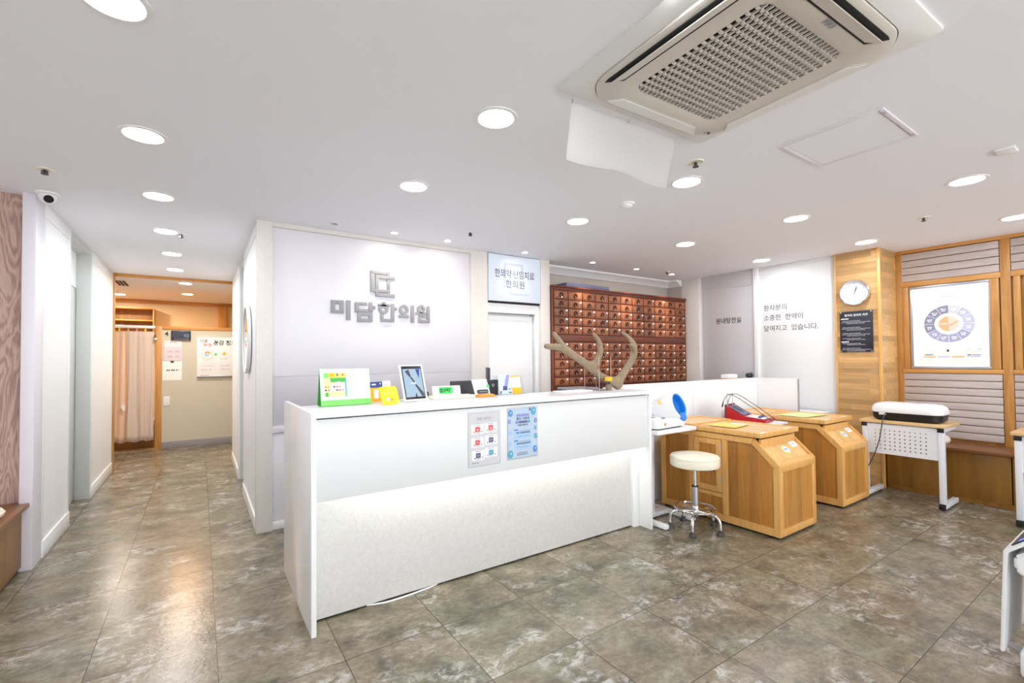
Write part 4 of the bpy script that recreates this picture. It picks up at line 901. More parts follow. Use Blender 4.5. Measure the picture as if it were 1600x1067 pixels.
for (x, y) in ((xa, ya), (xb - 0.002, ya), (xa, yb - 0.002), (xb - 0.002, yb - 0.002)): b.box(x, x + 0.002, y, y + 0.002, CZ, zt, 'white_plastic')
b.build('edge', st)
jr = thing('glass_jar', 'small clear jar with a yellow lid beside the acrylic stand', 'jar', (2.845, 2.70, CZ))
b = MB(); b.lathe([(0, 0.001), (0.027, 0.001), (0.028, 0.01), (0.028, 0.072), (0.024, 0.080)], 'acrylic_edge', TR(2.845, 2.70, CZ), 24); b.build('glass', jr)
b = MB(); b.lathe([(0.0, 0.004), (0.024, 0.004), (0.024, 0.05), (0, 0.052)], 'antler', TR(2.845, 2.70, CZ), 20); b.build('contents', jr)
b = MB(); b.lathe([(0.029, 0.080), (0.030, 0.082), (0.030, 0.108), (0.027, 0.112), (0, 0.112)], 'amber', TR(2.845, 2.70, CZ), 24); b.build('lid', jr)

# ---- velvet antler, its own branching surface
import numpy as _np
RCW = _np.array([[rt2.x, rt2.y, rt2.z], [dn2.x, dn2.y, dn2.z], [fw.x, fw.y, fw.z]])
AB = Vector((3.02, 2.745, 0)); ADIR = Vector((0.94, -0.34, 0)).normalized(); AN = Vector((-ADIR.y, ADIR.x, 0))
def ap(u, z, off=0.0): return AB + ADIR * u + AN * off + Vector((0, 0, z))
def antler():
    # (u along the counter, height, offset in depth, radius)
    V = []; Ed = []
    def chain(start, pts):
        prev = start
        for (u, z, o, r) in pts:
            V.append((ap(u, z, o), r)); i = len(V) - 1
            if prev is not None: Ed.append((prev, i))
            prev = i
        return prev
    base = chain(None, [(0.005, CZ + 0.034, 0, 0.036)])
    k0 = chain(base, [(-0.015, CZ + 0.085, 0, 0.046)])
    j1 = chain(k0, [(-0.10, CZ + 0.115, 0, 0.042), (-0.185, CZ + 0.155, 0, 0.041), (-0.255, CZ + 0.215, 0, 0.043)])
    j2 = chain(j1, [(-0.32, CZ + 0.265, 0, 0.041), (-0.41, CZ + 0.325, 0.0, 0.040), (-0.495, CZ + 0.385, 0.0, 0.044)])
    chain(j2, [(-0.535, CZ + 0.445, 0.01, 0.034), (-0.575, CZ + 0.505, 0.02, 0.024), (-0.59, CZ + 0.530, 0.02, 0.017)])
    chain(j2, [(-0.575, CZ + 0.400, -0.02, 0.036), (-0.655, CZ + 0.405, -0.03, 0.030), (-0.690, CZ + 0.408, -0.03, 0.022)])
    chain(j1, [(-0.215, CZ + 0.285, -0.03, 0.037), (-0.19, CZ + 0.37, -0.05, 0.032), (-0.205, CZ + 0.445, -0.05, 0.026), (-0.245, CZ + 0.500, -0.05, 0.019), (-0.262, CZ + 0.512, -0.05, 0.014)])
    j3 = chain(k0, [(0.03, CZ + 0.155, 0, 0.040), (0.085, CZ + 0.225, 0, 0.037), (0.13, CZ + 0.295, 0, 0.036), (0.155, CZ + 0.355, 0, 0.036)])
    chain(j3, [(0.125, CZ + 0.395, -0.03, 0.026), (0.095, CZ + 0.415, -0.04, 0.020), (0.082, CZ + 0.412, -0.04, 0.015)])
    chain(j3, [(0.165, CZ + 0.42, 0.03, 0.030), (0.135, CZ + 0.475, 0.05, 0.024), (0.09, CZ + 0.515, 0.06, 0.018), (0.06, CZ + 0.530, 0.06, 0.011)])
    me = bpy.data.meshes.new('antler'); me.from_pydata([v[0] - Vector((AB.x, AB.y, CZ)) for v in V], Ed, [])
    o = bpy.data.objects.new('antler_tmp', me); COL.objects.link(o)
    sk = o.modifiers.new('skin', 'SKIN'); sk.use_smooth_shade = True
    for i, v in enumerate(V): me.skin_vertices[0].data[i].radius = (v[1] * 0.86, v[1] * 0.86)
    me.skin_vertices[0].data[0].use_root = True
    ss = o.modifiers.new('sub', 'SUBSURF'); ss.levels = 2; ss.render_levels = 2
    dg = bpy.context.evaluated_depsgraph_get(); m2_ = bpy.data.meshes.new_from_object(o.evaluated_get(dg)); bpy.data.objects.remove(o)
    m2_.materials.clear(); m2_.materials.append(M['antler'])
    for p in m2_.polygons: p.use_smooth = True; p.material_index = 0
    zmin = min(v.co.z for v in m2_.vertices)
    for v in m2_.vertices: v.co.z -= zmin
    r = bpy.data.objects.new('antler', m2_); COL.objects.link(r); r.location = (AB.x, AB.y, CZ + 0.001)
    tag(r, 'large branching brown velvet deer antler standing on the right of the counter', 'antler'); ROOT[r.name] = Matrix.Translation(r.location)
    return r
an = antler()

# ================================================================ MEDICINE CABINET
mc = thing('medicine_cabinet', 'tall red brown wooden medicine cabinet of many small drawers with iron rings', 'medicine cabinet', (4.78, 4.36, 0))
CX0, CX1, CF = 3.490, 6.075, 4.205
b = MB(); b.box(CX0, CX0 + 0.028, CF - 0.002, 4.505, 0, 2.262, 'redwood_v', 0.002); b.build('side_board', mc)
b = MB(); b.box(CX1 - 0.028, CX1, CF - 0.002, 4.505, 0, 2.262, 'redwood_v', 0.002); b.build('side_board', mc)
b = MB(); Tx = MF((CX0 - 0.004, CF, 0), (0, 1, 0), (0, 0, 1)); b.prism([(-0.022, 2.285), (0.30, 2.285), (0.30, 2.256), (-0.004, 2.256), (-0.004, 2.232), (-0.010, 2.262), (-0.022, 2.270)], 0, CX1 - CX0 + 0.006, 'redwood', Tx); b.build('cornice', mc)
b = MB(); b.box(CX0 + 0.028, CX1 - 0.028, CF + 0.008, 4.50, 0.0, 2.232, 'redwood'); b.build('carcass', mc)
b = MB(); b.box(CX0 + 0.028, CX1 - 0.028, CF - 0.010, CF + 0.008, 1.612, 1.692, 'redwood', 0.004); b.build('middle_ledge', mc)
NX = 11; px = (CX1 - CX0 - 0.056) / NX; pz = 0.1062
def drawer_mb():
    b = MB(); b.box(-px / 2 + 0.006, px / 2 - 0.006, -0.010, 0.012, -pz / 2 + 0.005, pz / 2 - 0.005, 'drawer', 0.003)
    return b
def ring_mb():
    b = MB(); Tq = MF((0, -0.0105, 0), (1, 0, 0), (0, 0, 1))
    b.ring(Tq, 0, -0.001, 0.017, 0.0275, 0.0, 0.006, 'iron', 20)
    b.lathe([(0.012, 0.0), (0.011, 0.006), (0.006, 0.009), (0, 0.009)], 'iron', Tq @ TR(0, 0.020, 0), 12)
    b.disc(Tq, 0.004, -0.023, 0.0075, 0.0066, 'chrome', 0.006, 10)
    return b
def inlay_mb():
    b = MB(); Tq = MF((0, -0.0104, 0), (1, 0, 0), (0, 0, 1))
    for sx in (-1, 1):
        for kz in (0.017, -0.012):
            c = sx * 0.066
            b.rect(Tq, c - 0.011, c + 0.011, kz - 0.001, kz + 0.0016, 0.0003, 'inlay'); b.rect(Tq, c - 0.0015, c + 0.0015, kz - 0.010, kz + 0.010, 0.0004, 'inlay'); b.rect(Tq, c - 0.008, c + 0.009, kz - 0.0095, kz - 0.0075, 0.0005, 'inlay')
    return b
def sticker_mb():
    b = MB(); Tq = MF((0, -0.0104, 0), (1, 0, 0), (0, 0, 1)); b.rect(Tq, 0.070, 0.100, 0.020, 0.038, 0.0006, 'paper'); return b
ref = thing('drawer_proto', 'x', 'x', (0, 0, 0))
dP = drawer_mb().build('drawer', ref); kP = ring_mb().build('ring_pull', ref); iP = inlay_mb().build('inlay', ref); sP = sticker_mb().build('paper_label', ref)
protos = [dP, kP, iP, sP]
spots = []
for half, z0 in ((0, 2.228), (1, 1.606)):
    for r in range(5):
        for c in range(NX): spots.append((half, r, c, CX0 + 0.028 + px * (c + 0.5), z0 - pz * (r + 0.5)))
base = Vector((4.78, 4.36, 0))
rest = MB(); rest_used = False
hidden_last = {(1, 4, c) for c in (2, 3, 4, 5, 6, 1)} | {(1, 3, 3), (1, 3, 4), (1, 3, 5), (1, 3, 2)}
for (half, r, c, x, z) in spots:
    P = Vector((x, CF, z)) - base
    if (half, r, c) in hidden_last:   # the ten drawers most hidden behind the antler and the counter
        for q in protos:
            t = bmesh.new(); t.from_mesh(q.data)
            for f in t.faces: pass
            mats = [mm.name for mm in q.data.materials]
            for mm_i, mm in enumerate(q.data.materials):
                key = [k for k, v in M.items() if v == mm][0]
                tt = t.copy(); bmesh.ops.delete(tt, geom=[f for f in tt.faces if f.material_index != mm_i], context='FACES'); rest.merge(tt, key, Matrix.Translation(P + base))
            t.free()
        rest_used = True; continue
    d = dP.copy(); COL.objects.link(d); d.parent = mc; d.location = P
    for q in (kP, iP): e = q.copy(); COL.objects.link(e); e.parent = d; e.location = (0, 0, 0)
    if (half == 1 or r >= 2 or (r == 1 and c == 1) or (r == 0 and c in (7, 8))) and not (r == 2 and c == 11):
        e = sP.copy(); COL.objects.link(e); e.parent = d; e.location = (0, 0, 0)
if rest_used: rest.build('drawer_group', mc, kind='stuff')
for q in protos: bpy.data.objects.remove(q)
bpy.data.objects.remove(ref)
b = MB(); b.box(3.76, 4.50, 4.24, 4.44, 2.2855, 2.345, 'slate', 0.004); b.build('flat_box', label='flat dark grey box lying on top of the medicine cabinet', cat='box')

# ================================================================ LOGO, SIGNS
lg = thing('wall_sign', 'silver grey raised clinic name letters under a square mark on the lavender wall', 'wall sign', (1.47, YA + 0.03, 1.75))
Tw = MF((0.980, YA + 0.036, 1.950), (1, 0, 0), (0, 0, 1))
kx = 0.965 / 1305; kz = 0.182 / 255
def U(cx, cy): return ((cx - 150) * kx, -(cy - 505) * kz + 0.0)
def glyph(b, rects, rings=()):
    for (a, c, e, f) in rects:
        s = 0.042 * ((a + c) / 2 - 150)
        x0, z1 = U(a, e - s); x1, z0 = U(c, f - s); b.slab(Tw, x0, x1, z0, z1, 0.002, 0.016, 'sign_grey', 0.0008)
    for (cx, cy, r0, r1) in rings:
        s = 0.042 * (cx - 150); x, z = U(cx, cy - s); b.ring(Tw, x, z, r0 * kz, r1 * kz, 0.002, 0.016, 'sign_grey')
for rects, rings in (
    (((150, 200, 505, 670), (255, 303, 507, 672), (200, 255, 506, 555), (200, 255, 630, 670), (333, 385, 505, 757)), ()),
    (((440, 487, 525, 655), (487, 592, 525, 566), (487, 612, 614, 655), (615, 661, 525, 655), (661, 700, 570, 612), (470, 516, 660, 782), (614, 661, 664, 782), (516, 614, 662, 704), (516, 614, 738, 782)), ()),
    (((786, 832, 517, 545), (732, 885, 540, 575), (903, 949, 538, 785), (949, 986, 588, 626), (764, 805, 684, 780), (805, 903, 740, 782)), ((805, 615, 27, 66),)),
    (((1010, 1148, 688, 726), (1178, 1224, 555, 795)), ((1080, 616, 31, 69),)),
    (((1250, 1400, 650, 684), (1300, 1334, 684, 712), (1412, 1453, 562, 797), (1345, 1412, 700, 726), (1284, 1326, 716, 795), (1326, 1412, 756, 797)), ((1326, 606, 23, 60),))):
    b = MB(); glyph(b, rects, rings); b.build('letter', lg)
b = MB(); T3 = MF((1.340, YA + 0.036, 2.255), (1, 0, 0), (0, 0, 1)); e = 0.032
for (a, c, z0, z1) in ((0, 0.19, -e, 0), (0, e, -0.205, -e), (e, 0.19, -0.205, -0.205 + e), (0.19 - e, 0.19, -0.205 + e, -0.078), (0.19 - e, 0.19, -0.05, -e)): b.slab(T3, a, c, z0, z1, 0.002, 0.016, 'sign_grey', 0.0008)
o1 = 0.046
for (a, c, z0, z1) in ((o1, 0.236, -0.046 - e + 0.004, -0.046 + 0.004), (o1, o1 + e, -0.245, -0.046 - e + 0.004), (o1 + e, 0.236, -0.245, -0.245 + e)): b.slab(T3, a, c, z0, z1, 0.002, 0.0165, 'sign_grey', 0.0008)
b.build('logo_mark', lg)
b = MB(); b.slab(Tw, 0, 0.965, -0.02, -0.014, 0.0002, 0.0025, 'lavender'); b.slab(T3, 0.0, 0.236, -0.12, -0.115, 0.0002, 0.0025, 'lavender'); b.build('mounting_rail', lg)
sg = thing('door_sign', 'white lit clinic sign with dark Korean lettering above the white door', 'sign', (2.985, YA, 2.045))
Ts = MF((2.623, YA - 0.006, 0), (1, 0, 0), (0, 0, 1))
b = MB(); b.box(2.623, 3.342, YA - 0.004, YA + 0.10, 2.05, ZC - 0.004, 'silver', 0.002); b.build('box', sg)
b = MB(); b.slab(Ts, 0.003, 0.716, 2.055, ZC - 0.008, -0.002, 0.002, 'signface', 0.001); b.build('face', sg)
b = MB()
for (a, c, z0, z1) in ((0.20, 0.47, 2.455, 2.485), (0.20, 0.23, 2.20, 2.455), (0.44, 0.47, 2.38, 2.455), (0.28, 0.54, 2.125, 2.15), (0.28, 0.31, 2.15, 2.20)): b.rect(Ts, a, c, z0, z1, 0.0024, 'sign_mark')
b.build('watermark', sg)
b = MB(); b.text(Ts, '한의약·난임치료', 0.357, 2.315, 0.094, 'grey_ink', z=0.003, align='CENTER', width=0.545, bold=0.012); b.text(Ts, '한의원', 0.357, 2.205, 0.090, 'grey_ink', z=0.003, align='CENTER', width=0.255, bold=0.012, space=1.1); b.build('lettering', sg)
# dark rights notice and clock on the column
Tk = MF((6.102, 2.237, 1.450), (0, -1, 0), (0, 0, 1))
nb = thing('notice_board', 'dark navy notice with white print screwed to the oak column', 'notice', (6.10, 2.085, 1.45))
b = MB(); b.slab(Tk, 0, 0.305, 0, 0.455, 0, 0.010, 'board_navy', 0.002); b.build('board', nb)
b = MB(); b.text(Tk, '환자의 권리와 의무', 0.155, 0.398, 0.028, 'white_ink', z=0.0106, align='CENTER', width=0.215, bold=0.02)
for y, n in ((0.345, 3), (0.272, 3), (0.208, 3), (0.150, 2), (0.094, 2), (0.040, 3)):
    for k in range(n): qh(b, Tk, 0.15 - 0.0 * k + (0 if k else -0.04), y - k * 0.0145, 0.0055, 0.265 if k and k < n - 1 else 0.17, 'pale_ink', 0.0106)
for y in (0.368, 0.110): b.rect(Tk, 0.012, 0.085, y, y + 0.011, 0.0106, 'white_ink')
b.build('lettering', nb)
for (x, y) in ((0.012, 0.443), (0.293, 0.443), (0.012, 0.012), (0.293, 0.012)):
    b = MB(); b.lathe([(0.007, 0), (0.006, 0.004), (0, 0.005)], 'chrome', Tk @ TR(x, y, 0.010), 12); b.build('screw', nb)
ck = thing('wall_clock', 'round silver rimmed wall clock on the oak column', 'clock', (6.10, 2.088, 1.97))
Tk = MF((6.102, 2.088, 2.110), (0, -1, 0), (0, 0, 1))
b = MB(); b.lathe([(0.122, 0.006), (0.126, 0.030), (0.132, 0.042), (0.141, 0.040), (0.146, 0.02), (0.142, 0.0)], 'chrome', Tk, 48); b.build('rim', ck)
b = MB(); b.lathe([(0, 0.014), (0.128, 0.014)], 'paper', Tk, 48); b.lathe([(0.128, 0.0), (0.128, 0.014)], 'silver', Tk, 48)
for k in range(12): a = k * pi / 6; b.slab(Tk @ TR(0.098 * sin(a), 0.098 * cos(a), 0) @ Matrix.Rotation(-a, 4, 'Z'), -0.003, 0.003, -0.008, 0.008, 0.0143, 0.0150, 'mid_ink')
b.build('dial', ck)
for nm, a, L, wd, mt in (('hour_hand', radians(21), 0.062, 0.0055, 'charcoal'), ('minute_hand', radians(14), 0.088, 0.004, 'charcoal'), ('second_hand', radians(247), 0.10, 0.0018, 'pale_ink')):
    b = MB(); b.slab(Tk @ Matrix.Rotation(-a, 4, 'Z'), -wd / 2, wd / 2, -0.015, L, 0.017, 0.019, mt); b.lathe([(0.006, 0.015), (0.006, 0.020), (0, 0.021)], mt, Tk, 12); b.build(nm, ck)
# lit poster on the right wall and its neighbour
def lightbox(y0, y1, label, full=True):
    lb = thing('lit_poster', label, 'lit poster', (6.59, (y0 + y1) / 2, 1.262))
    T = MF((6.590, y1, 1.262), (0, -1, 0), (0, 0, 1)); w_ = y1 - y0; h_ = 0.898
    b = MB()
    for (a, c, e, f) in ((0, w_, 0, 0.026), (0, w_, h_ - 0.026, h_), (0, 0.026, 0.026, h_ - 0.026), (w_ - 0.03, w_, 0.026, h_ - 0.026)): b.slab(T, a, c, e, f, -0.025, 0.006, 'silver', 0.002)
    b.build('frame', lb)
    b = MB(); b.slab(T, 0.026, w_ - 0.03, 0.026, h_ - 0.026, -0.02, -0.002, 'lightbox'); b.build('face', lb)
    if full:
        b = MB(); cx, cy = w_ / 2 - 0.005, 0.475; kxy = 1.0
        for k in range(12):
            a0 = pi / 2 - k * pi / 6; mt = ('lb_pale', 'lb_lav', 'lb_lav', 'lb_lav', 'lb_mid', 'lb_mid', 'lb_mid', 'lb_mid', 'lb_slate', 'lb_slate', 'lb_slate', 'lb_slate')[k]
            b.sector(T, cx, cy, 0.112, 0.196, a0 - pi / 6, a0 - 0.02, -0.0012, -0.0012, mt); am = a0 - pi / 12
            px_, py_ = cx + 0.155 * cos(am), cy + 0.155 * sin(am); qh(b, T, px_, py_ + 0.003, 0.011, 0.042, 'lightbox', -0.0008); qh(b, T, px_, py_ - 0.015, 0.011, 0.03, 'lightbox', -0.0008)
        b.ring(T, cx, cy, 0.084, 0.090, -0.0014, -0.0010, 'lb_peach'); b.sector(T, cx, cy, 0.0, 0.080, pi / 2 + 0.02, 3 * pi / 2, -0.0010, -0.0010, 'lb_orange'); b.sector(T, cx, cy, 0.0, 0.080, -pi / 2, pi / 2 - 0.02, -0.0010, -0.0010, 'lb_peach')
        b.prism([(cx + 0.005, cy - 0.01), (cx + 0.075, cy + 0.035), (cx + 0.07, cy + 0.015), (cx + 0.005, cy - 0.03)], -0.0006, -0.0006, 'lb_orange', T); qh(b, T, cx - 0.04, cy - 0.004, 0.012, 0.05, 'lightbox', -0.0006); b.build('wheel_chart', lb)
        b = MB(); qh(b, T, cx, 0.755, 0.020, 0.12, 'lb_pale', -0.001); qh(b, T, cx, 0.720, 0.016, 0.20, 'lb_pale', -0.001); b.rect(T, 0.08, w_ - 0.10, 0.825, 0.829, -0.001, 'lb_pale')
        for k, mt in enumerate(('lb_orange', 'lb_lav', 'lb_orange', 'lb_lav')):
            x = 0.105 + k * 0.112; b.rect(T, x, x + 0.10, 0.118, 0.136, -0.001, mt); b.rect(T, x, x + 0.10, 0.14, 0.19, -0.001, 'lb_cream')
        b.rect(T, 0.115, 0.185, 0.142, 0.156, -0.0006, 'lb_slate'); b.rect(T, 0.29, 0.31, 0.18, 0.205, -0.0006, 'lb_dark'); b.rect(T, 0.445, 0.475, 0.140, 0.15, -0.0006, 'lb_dark'); b.rect(T, 0.48, 0.545, 0.140, 0.147, -0.0006, 'lb_dark'); b.rect(T, 0.45, 0.47, 0.198, 0.203, -0.0006, 'lb_dark'); b.rect(T, 0.52, 0.545, 0.198, 0.203, -0.0006, 'lb_dark')
        b.rect(T, 0.06, w_ - 0.06, 0.05, 0.09, -0.001, 'lb_cream'); b.build('print', lb)
    return lb
lightbox(1.118, 1.752, 'lit white poster with a grey and orange wheel chart on the wooden wall')
lightbox(0.12, 0.905, 'second lit white poster cut by the right picture edge', False)
b = MB(); b.lathe([(0.0, 0.022), (0.016, 0.018), (0.018, 0.01), (0.012, 0.0)], 'cream', MF((6.618, 1.03, 1.87), (0, -1, 0), (0, 0, 1)), 16); b.build('wooden_peg', label='small round pale wooden peg on the board between the two lit posters', cat='peg')

# ================================================================ SAUNA BOXES
BX, BY = 3.702, 1.778
BW, BL, ZT, ZF, YS = 0.602, 1.075, 0.752, 0.566, 0.190      # width, length, side height, front height, slope run
sb = thing('sauna_box', 'nearer oak seated sauna box with sloped front, behind the cream stool', 'sauna box', (BX, BY, 0), 0, 'oak sauna boxes')
def L(x, y, z): return (BX + x, BY + y, z)
TS = Matrix(((0, 0, 1, BX), (1, 0, 0, BY), (0, 1, 0, 0), (0, 0, 0, 1)))        # outline in (y, z), extruded along +x
fr = 0.046
outer = [(0, 0.018), (BL, 0.018), (BL, ZT), (YS, ZT), (0, ZF)]
for (u0, u1) in ((0.014, 0.030), (BW - 0.030, BW - 0.014)):
    b = MB(); b.prism([(0.012, 0.03), (BL - 0.01, 0.03), (BL - 0.01, ZT - 0.01), (YS + 0.03, ZT - 0.03), (0.035, ZF - 0.005), (0.012, ZF - 0.03)], u0, u1, 'box_panel', TS); b.build('side_panel', sb)
for side, (xa_, xb_) in enumerate(((0.0, 0.024), (BW - 0.024, BW))):
    b = MB(); sl = hypot(YS, ZT - ZF); ux_, uz_ = YS / sl, (ZT - ZF) / sl
    def bar(pts): b.prism(pts, xa_, xb_, 'box_frame', TS, 0.003)
    bar([(0, 0.018), (fr, 0.018), (fr, ZF - 0.02), (0, ZF)])                       # front stile
    bar([(fr + 0.0005, 0.018), (BL, 0.018), (BL, 0.018 + fr + 0.012), (fr + 0.0005, 0.018 + fr + 0.012)])
    bar([(0.0, ZF + 0.0005), (YS, ZT), (YS + 0.02, ZT - 0.046), (fr + 0.0005, ZF - 0.019)])
    bar([(YS + 0.0005, ZT), (BL, ZT), (BL, ZT - fr), (YS + 0.0205, ZT - fr)])
    for (a, c) in ((0.415, 0.415 + fr), (0.72, 0.775), (BL - fr, BL)): bar([(a, 0.0765), (c, 0.0765), (c, ZT - fr - 0.0005), (a, ZT - fr - 0.0005)])
    bar([(0.4615, 0.215), (0.7195, 0.215), (0.7195, 0.250), (0.4615, 0.250)])
    b.build('side_frame', sb)
b = MB()   # hinged door in the near side
def door_bar(pts): b.prism(pts, -0.006, 0.018, 'box_frame', TS, 0.003)
door_bar([(0.464, 0.255), (0.512, 0.255), (0.512, ZT - fr - 0.004), (0.464, ZT - fr - 0.004)]); door_bar([(0.672, 0.255), (0.718, 0.255), (0.718, ZT - fr - 0.004), (0.672, ZT - fr - 0.004)])
door_bar([(0.5125, 0.255), (0.6715, 0.255), (0.6715, 0.302), (0.5125, 0.302)]); door_bar([(0.5125, ZT - fr - 0.05), (0.6715, ZT - fr - 0.05), (0.6715, ZT - fr - 0.004), (0.5125, ZT - fr - 0.004)])
b.prism([(0.512, 0.302), (0.672, 0.302), (0.672, ZT - fr - 0.05), (0.512, ZT - fr - 0.05)], 0.004, 0.012, 'box_panel', TS)
dr = b.build('door', sb)
b = MB(); b.tube([L(-0.008, 0.668, 0.50), L(-0.018, 0.62, 0.478), L(-0.018, 0.56, 0.450), L(-0.008, 0.525, 0.428)], 0.006, 'charcoal', 8); b.build('door_handle', dr)
b = MB()
for z in (0.62, 0.34): b.cyl(L(-0.008, 0.462, z), L(-0.008, 0.462, z + 0.05), 0.005, 'silver', n=10)
b.build('hinge', dr)
b = MB(); b.box(BX + 0.0245, BX + BW - 0.0245, BY + 0.0, BY + 0.022, 0.018, 0.072, 'box_frame', 0.003); b.box(BX + 0.0245, BX + BW - 0.0245, BY, BY + 0.022, ZF - 0.055, ZF - 0.002, 'box_frame', 0.003)
b.box(BX + 0.0245, BX + 0.062, BY, BY + 0.022, 0.0725, ZF - 0.0555, 'box_frame', 0.003); b.box(BX + BW - 0.062, BX + BW - 0.0245, BY, BY + 0.022, 0.0725, ZF - 0.0555, 'box_frame', 0.003); b.build('front_frame', sb)
b = MB(); b.box(BX + 0.05, BX + BW - 0.05, BY + 0.012, BY + 0.02, 0.06, ZF - 0.05, 'box_panelx'); b.build('front_panel', sb)
# sloped panel between the side rails
sl = hypot(YS, ZT - ZF); TP = MF((BX + 0.0245, BY + 0.006, ZF - 0.012), (1, 0, 0), (0, YS / sl, (ZT - ZF) / sl))
b = MB(); b.slab(TP, 0, BW - 0.049, 0.04, sl - 0.005, -0.02, -0.006, 'box_top'); b.slab(TP, 0, BW - 0.049, -0.004, 0.045, -0.02, 0.006, 'box_frame', 0.003); b.build('slope_panel', sb)
b = MB(); b.prism([(0.30 + 0.058 * cos(2 * pi * k / 28), 0.13 + 0.040 * sin(2 * pi * k / 28)) for k in range(28)], -0.006, -0.002, 'paleyellow', TP, 0.001); b.prism([(0.30 + 0.048 * cos(2 * pi * k / 28), 0.13 + 0.031 * sin(2 * pi * k / 28)) for k in range(28)], -0.0018, -0.0018, 'paleblue', TP); qh(b, TP, 0.30, 0.128, 0.010, 0.06, 'mid_ink', -0.0014); b.build('oval_plaque', sb, label='pale oval name plaque')
b = MB(); b.prism(rrect(0.050, 0.026, 0.01, 4, 0.478, 0.165), -0.006, -0.004, 'paper', TP); qh(b, TP, 0.478, 0.162, 0.010, 0.065, 'purple', -0.0036); b.build('white_label', sb, label='white label with blue print')
# riser, lid, rear deck
b = MB(); b.box(BX + 0.026, BX + BW - 0.026, BY + YS - 0.045, BY + YS - 0.025, ZT - 0.075, ZT - 0.006, 'box_frame', 0.003); b.build('riser', sb)
b = MB(); y0, y1 = BY + 0.128, BY + 0.715; xa_, xb_ = BX - 0.012, BX + BW + 0.012
b.box(xa_, xb_, y0, y0 + 0.05, ZT + 0.008, ZT + 0.048, 'box_frame', 0.004); b.box(xa_, xb_, y1 - 0.045, y1, ZT + 0.008, ZT + 0.048, 'box_frame', 0.004)
b.box(xa_, xa_ + 0.045, y0 + 0.0505, y1 - 0.0455, ZT + 0.008, ZT + 0.048, 'box_frame', 0.004); b.box(xb_ - 0.045, xb_, y0 + 0.0505, y1 - 0.0455, ZT + 0.008, ZT + 0.048, 'box_frame', 0.004)
lid = b.build('lid', sb)
b = MB(); b.box(xa_ + 0.044, xb_ - 0.044, y0 + 0.049, y1 - 0.044, ZT + 0.006, ZT + 0.042, 'box_top'); b.build('lid_board', lid)
b = MB(); b.box(xa_ + 0.03, xa_ + 0.12, y0 + 0.002, y0 + 0.032, ZT + 0.0482, ZT + 0.0488, 'paper'); b.box(xb_ - 0.20, xb_ - 0.10, y0 + 0.012, y0 + 0.036, ZT + 0.0482, ZT + 0.0488, 'paper'); b.build('paper_sticker', lid)
b = MB(); y2 = BY + 0.725; y3 = BY + BL + 0.005
b.box(xa_, xb_, y2, y2 + 0.04, ZT + 0.004, ZT + 0.055, 'box_frame', 0.004); b.box(xa_, xb_, y3 - 0.04, y3, ZT + 0.004, ZT + 0.055, 'box_frame', 0.004); b.box(xa_, xa_ + 0.04, y2 + 0.0405, y3 - 0.0405, ZT + 0.004, ZT + 0.055, 'box_frame', 0.004); b.box(xb_ - 0.04, xb_, y2 + 0.0405, y3 - 0.0405, ZT + 0.004, ZT + 0.055, 'box_frame', 0.004)
b.box(xa_ + 0.039, xb_ - 0.039, y2 + 0.039, y3 - 0.039, ZT + 0.006, ZT + 0.046, 'box_top'); b.build('rear_lid', sb)
b = MB(); b.box(BX + 0.03, BX + BW - 0.03, BY + BL - 0.03, BY + BL - 0.012, 0.03, ZT, 'box_panelx'); b.build('back_panel', sb)
b = MB()
for (x, y) in ((0.05, 0.05), (BW - 0.05, 0.05), (0.05, BL - 0.05), (BW - 0.05, BL - 0.05)): b.box(BX + x - 0.03, BX + x + 0.03, BY + y - 0.03, BY + y + 0.03, 0, 0.03, 'dark')
b.build('foot_blocks', sb)
sb2 = dup(sb, (4.945, 1.822, 0), 0, 'farther oak seated sauna box with sloped front, beside the white perforated table')
b = MB(); b.box(3.80, 4.10, 2.20, 2.44, 0.8005, 0.803, 'paleyellow', T=TR(3.95, 2.3, 0) @ RZ(radians(8)) @ TR(-3.95, -2.3, 0)); b.box(4.02, 4.085, 2.22, 2.34, 0.8031, 0.8036, 'paper', T=TR(3.95, 2.3, 0) @ RZ(radians(8)) @ TR(-3.95, -2.3, 0)); b.build('paper_pad', label='yellow card with a white slip lying on the nearer sauna box lid', cat='card')
b = MB(); b.box(5.02, 5.44, 2.14, 2.42, 0.8005, 0.803, 'palegreen', T=TR(5.2, 2.3, 0) @ RZ(radians(-6)) @ TR(-5.2, -2.3, 0)); b.build('paper_pad', label='pale green card lying on the farther sauna box lid', cat='card')

# ---- screens behind the boxes
sc = thing('partition_screen', 'low white desk partition of three panels behind the sauna boxes', 'partition', (4.4, 3.0, 0))
for (a, c) in ((3.18, 4.425), (4.43, 5.745)):
    b = MB(); b.box(a, c, 2.985, 3.01, 0.0, 1.152, 'white_plastic', 0.002); b.build('panel', sc)
b = MB(); b.box(5.735, 5.757, 2.535, 2.984, 0.0, 1.152, 'white_plastic', 0.002); b.build('panel', sc)
b = MB(); b.box(5.730, 5.762, 2.528, 2.536, 0.0, 1.150, 'silver', 0.002); b.build('edge_profile', sc)
wc = thing('low_cabinet', 'low white cabinet against the white panel right of the desk partition', 'cabinet', (5.96, 2.6, 0))
b = MB(); b.box(5.80, 6.10, 2.325, 3.0, 0.745, 0.770, 'white_plastic', 0.003); b.build('top', wc)
b = MB(); b.box(5.815, 6.10, 2.335, 2.99, 0.0, 0.744, 'white_metal', 0.003); b.build('body', wc)
hc = thing('tall_cabinet', 'white cabinet hidden behind the desk partition carrying a tissue box', 'cabinet', (5.5, 3.3, 0))
b = MB(); b.box(5.20, 5.80, 3.10, 3.45, 0, 1.10, 'white_metal', 0.004); b.build('body', hc)
b = MB(); b.box(5.20, 5.80, 3.095, 3.455, 1.10, 1.120, 'white_plastic', 0.003); b.build('top', hc)
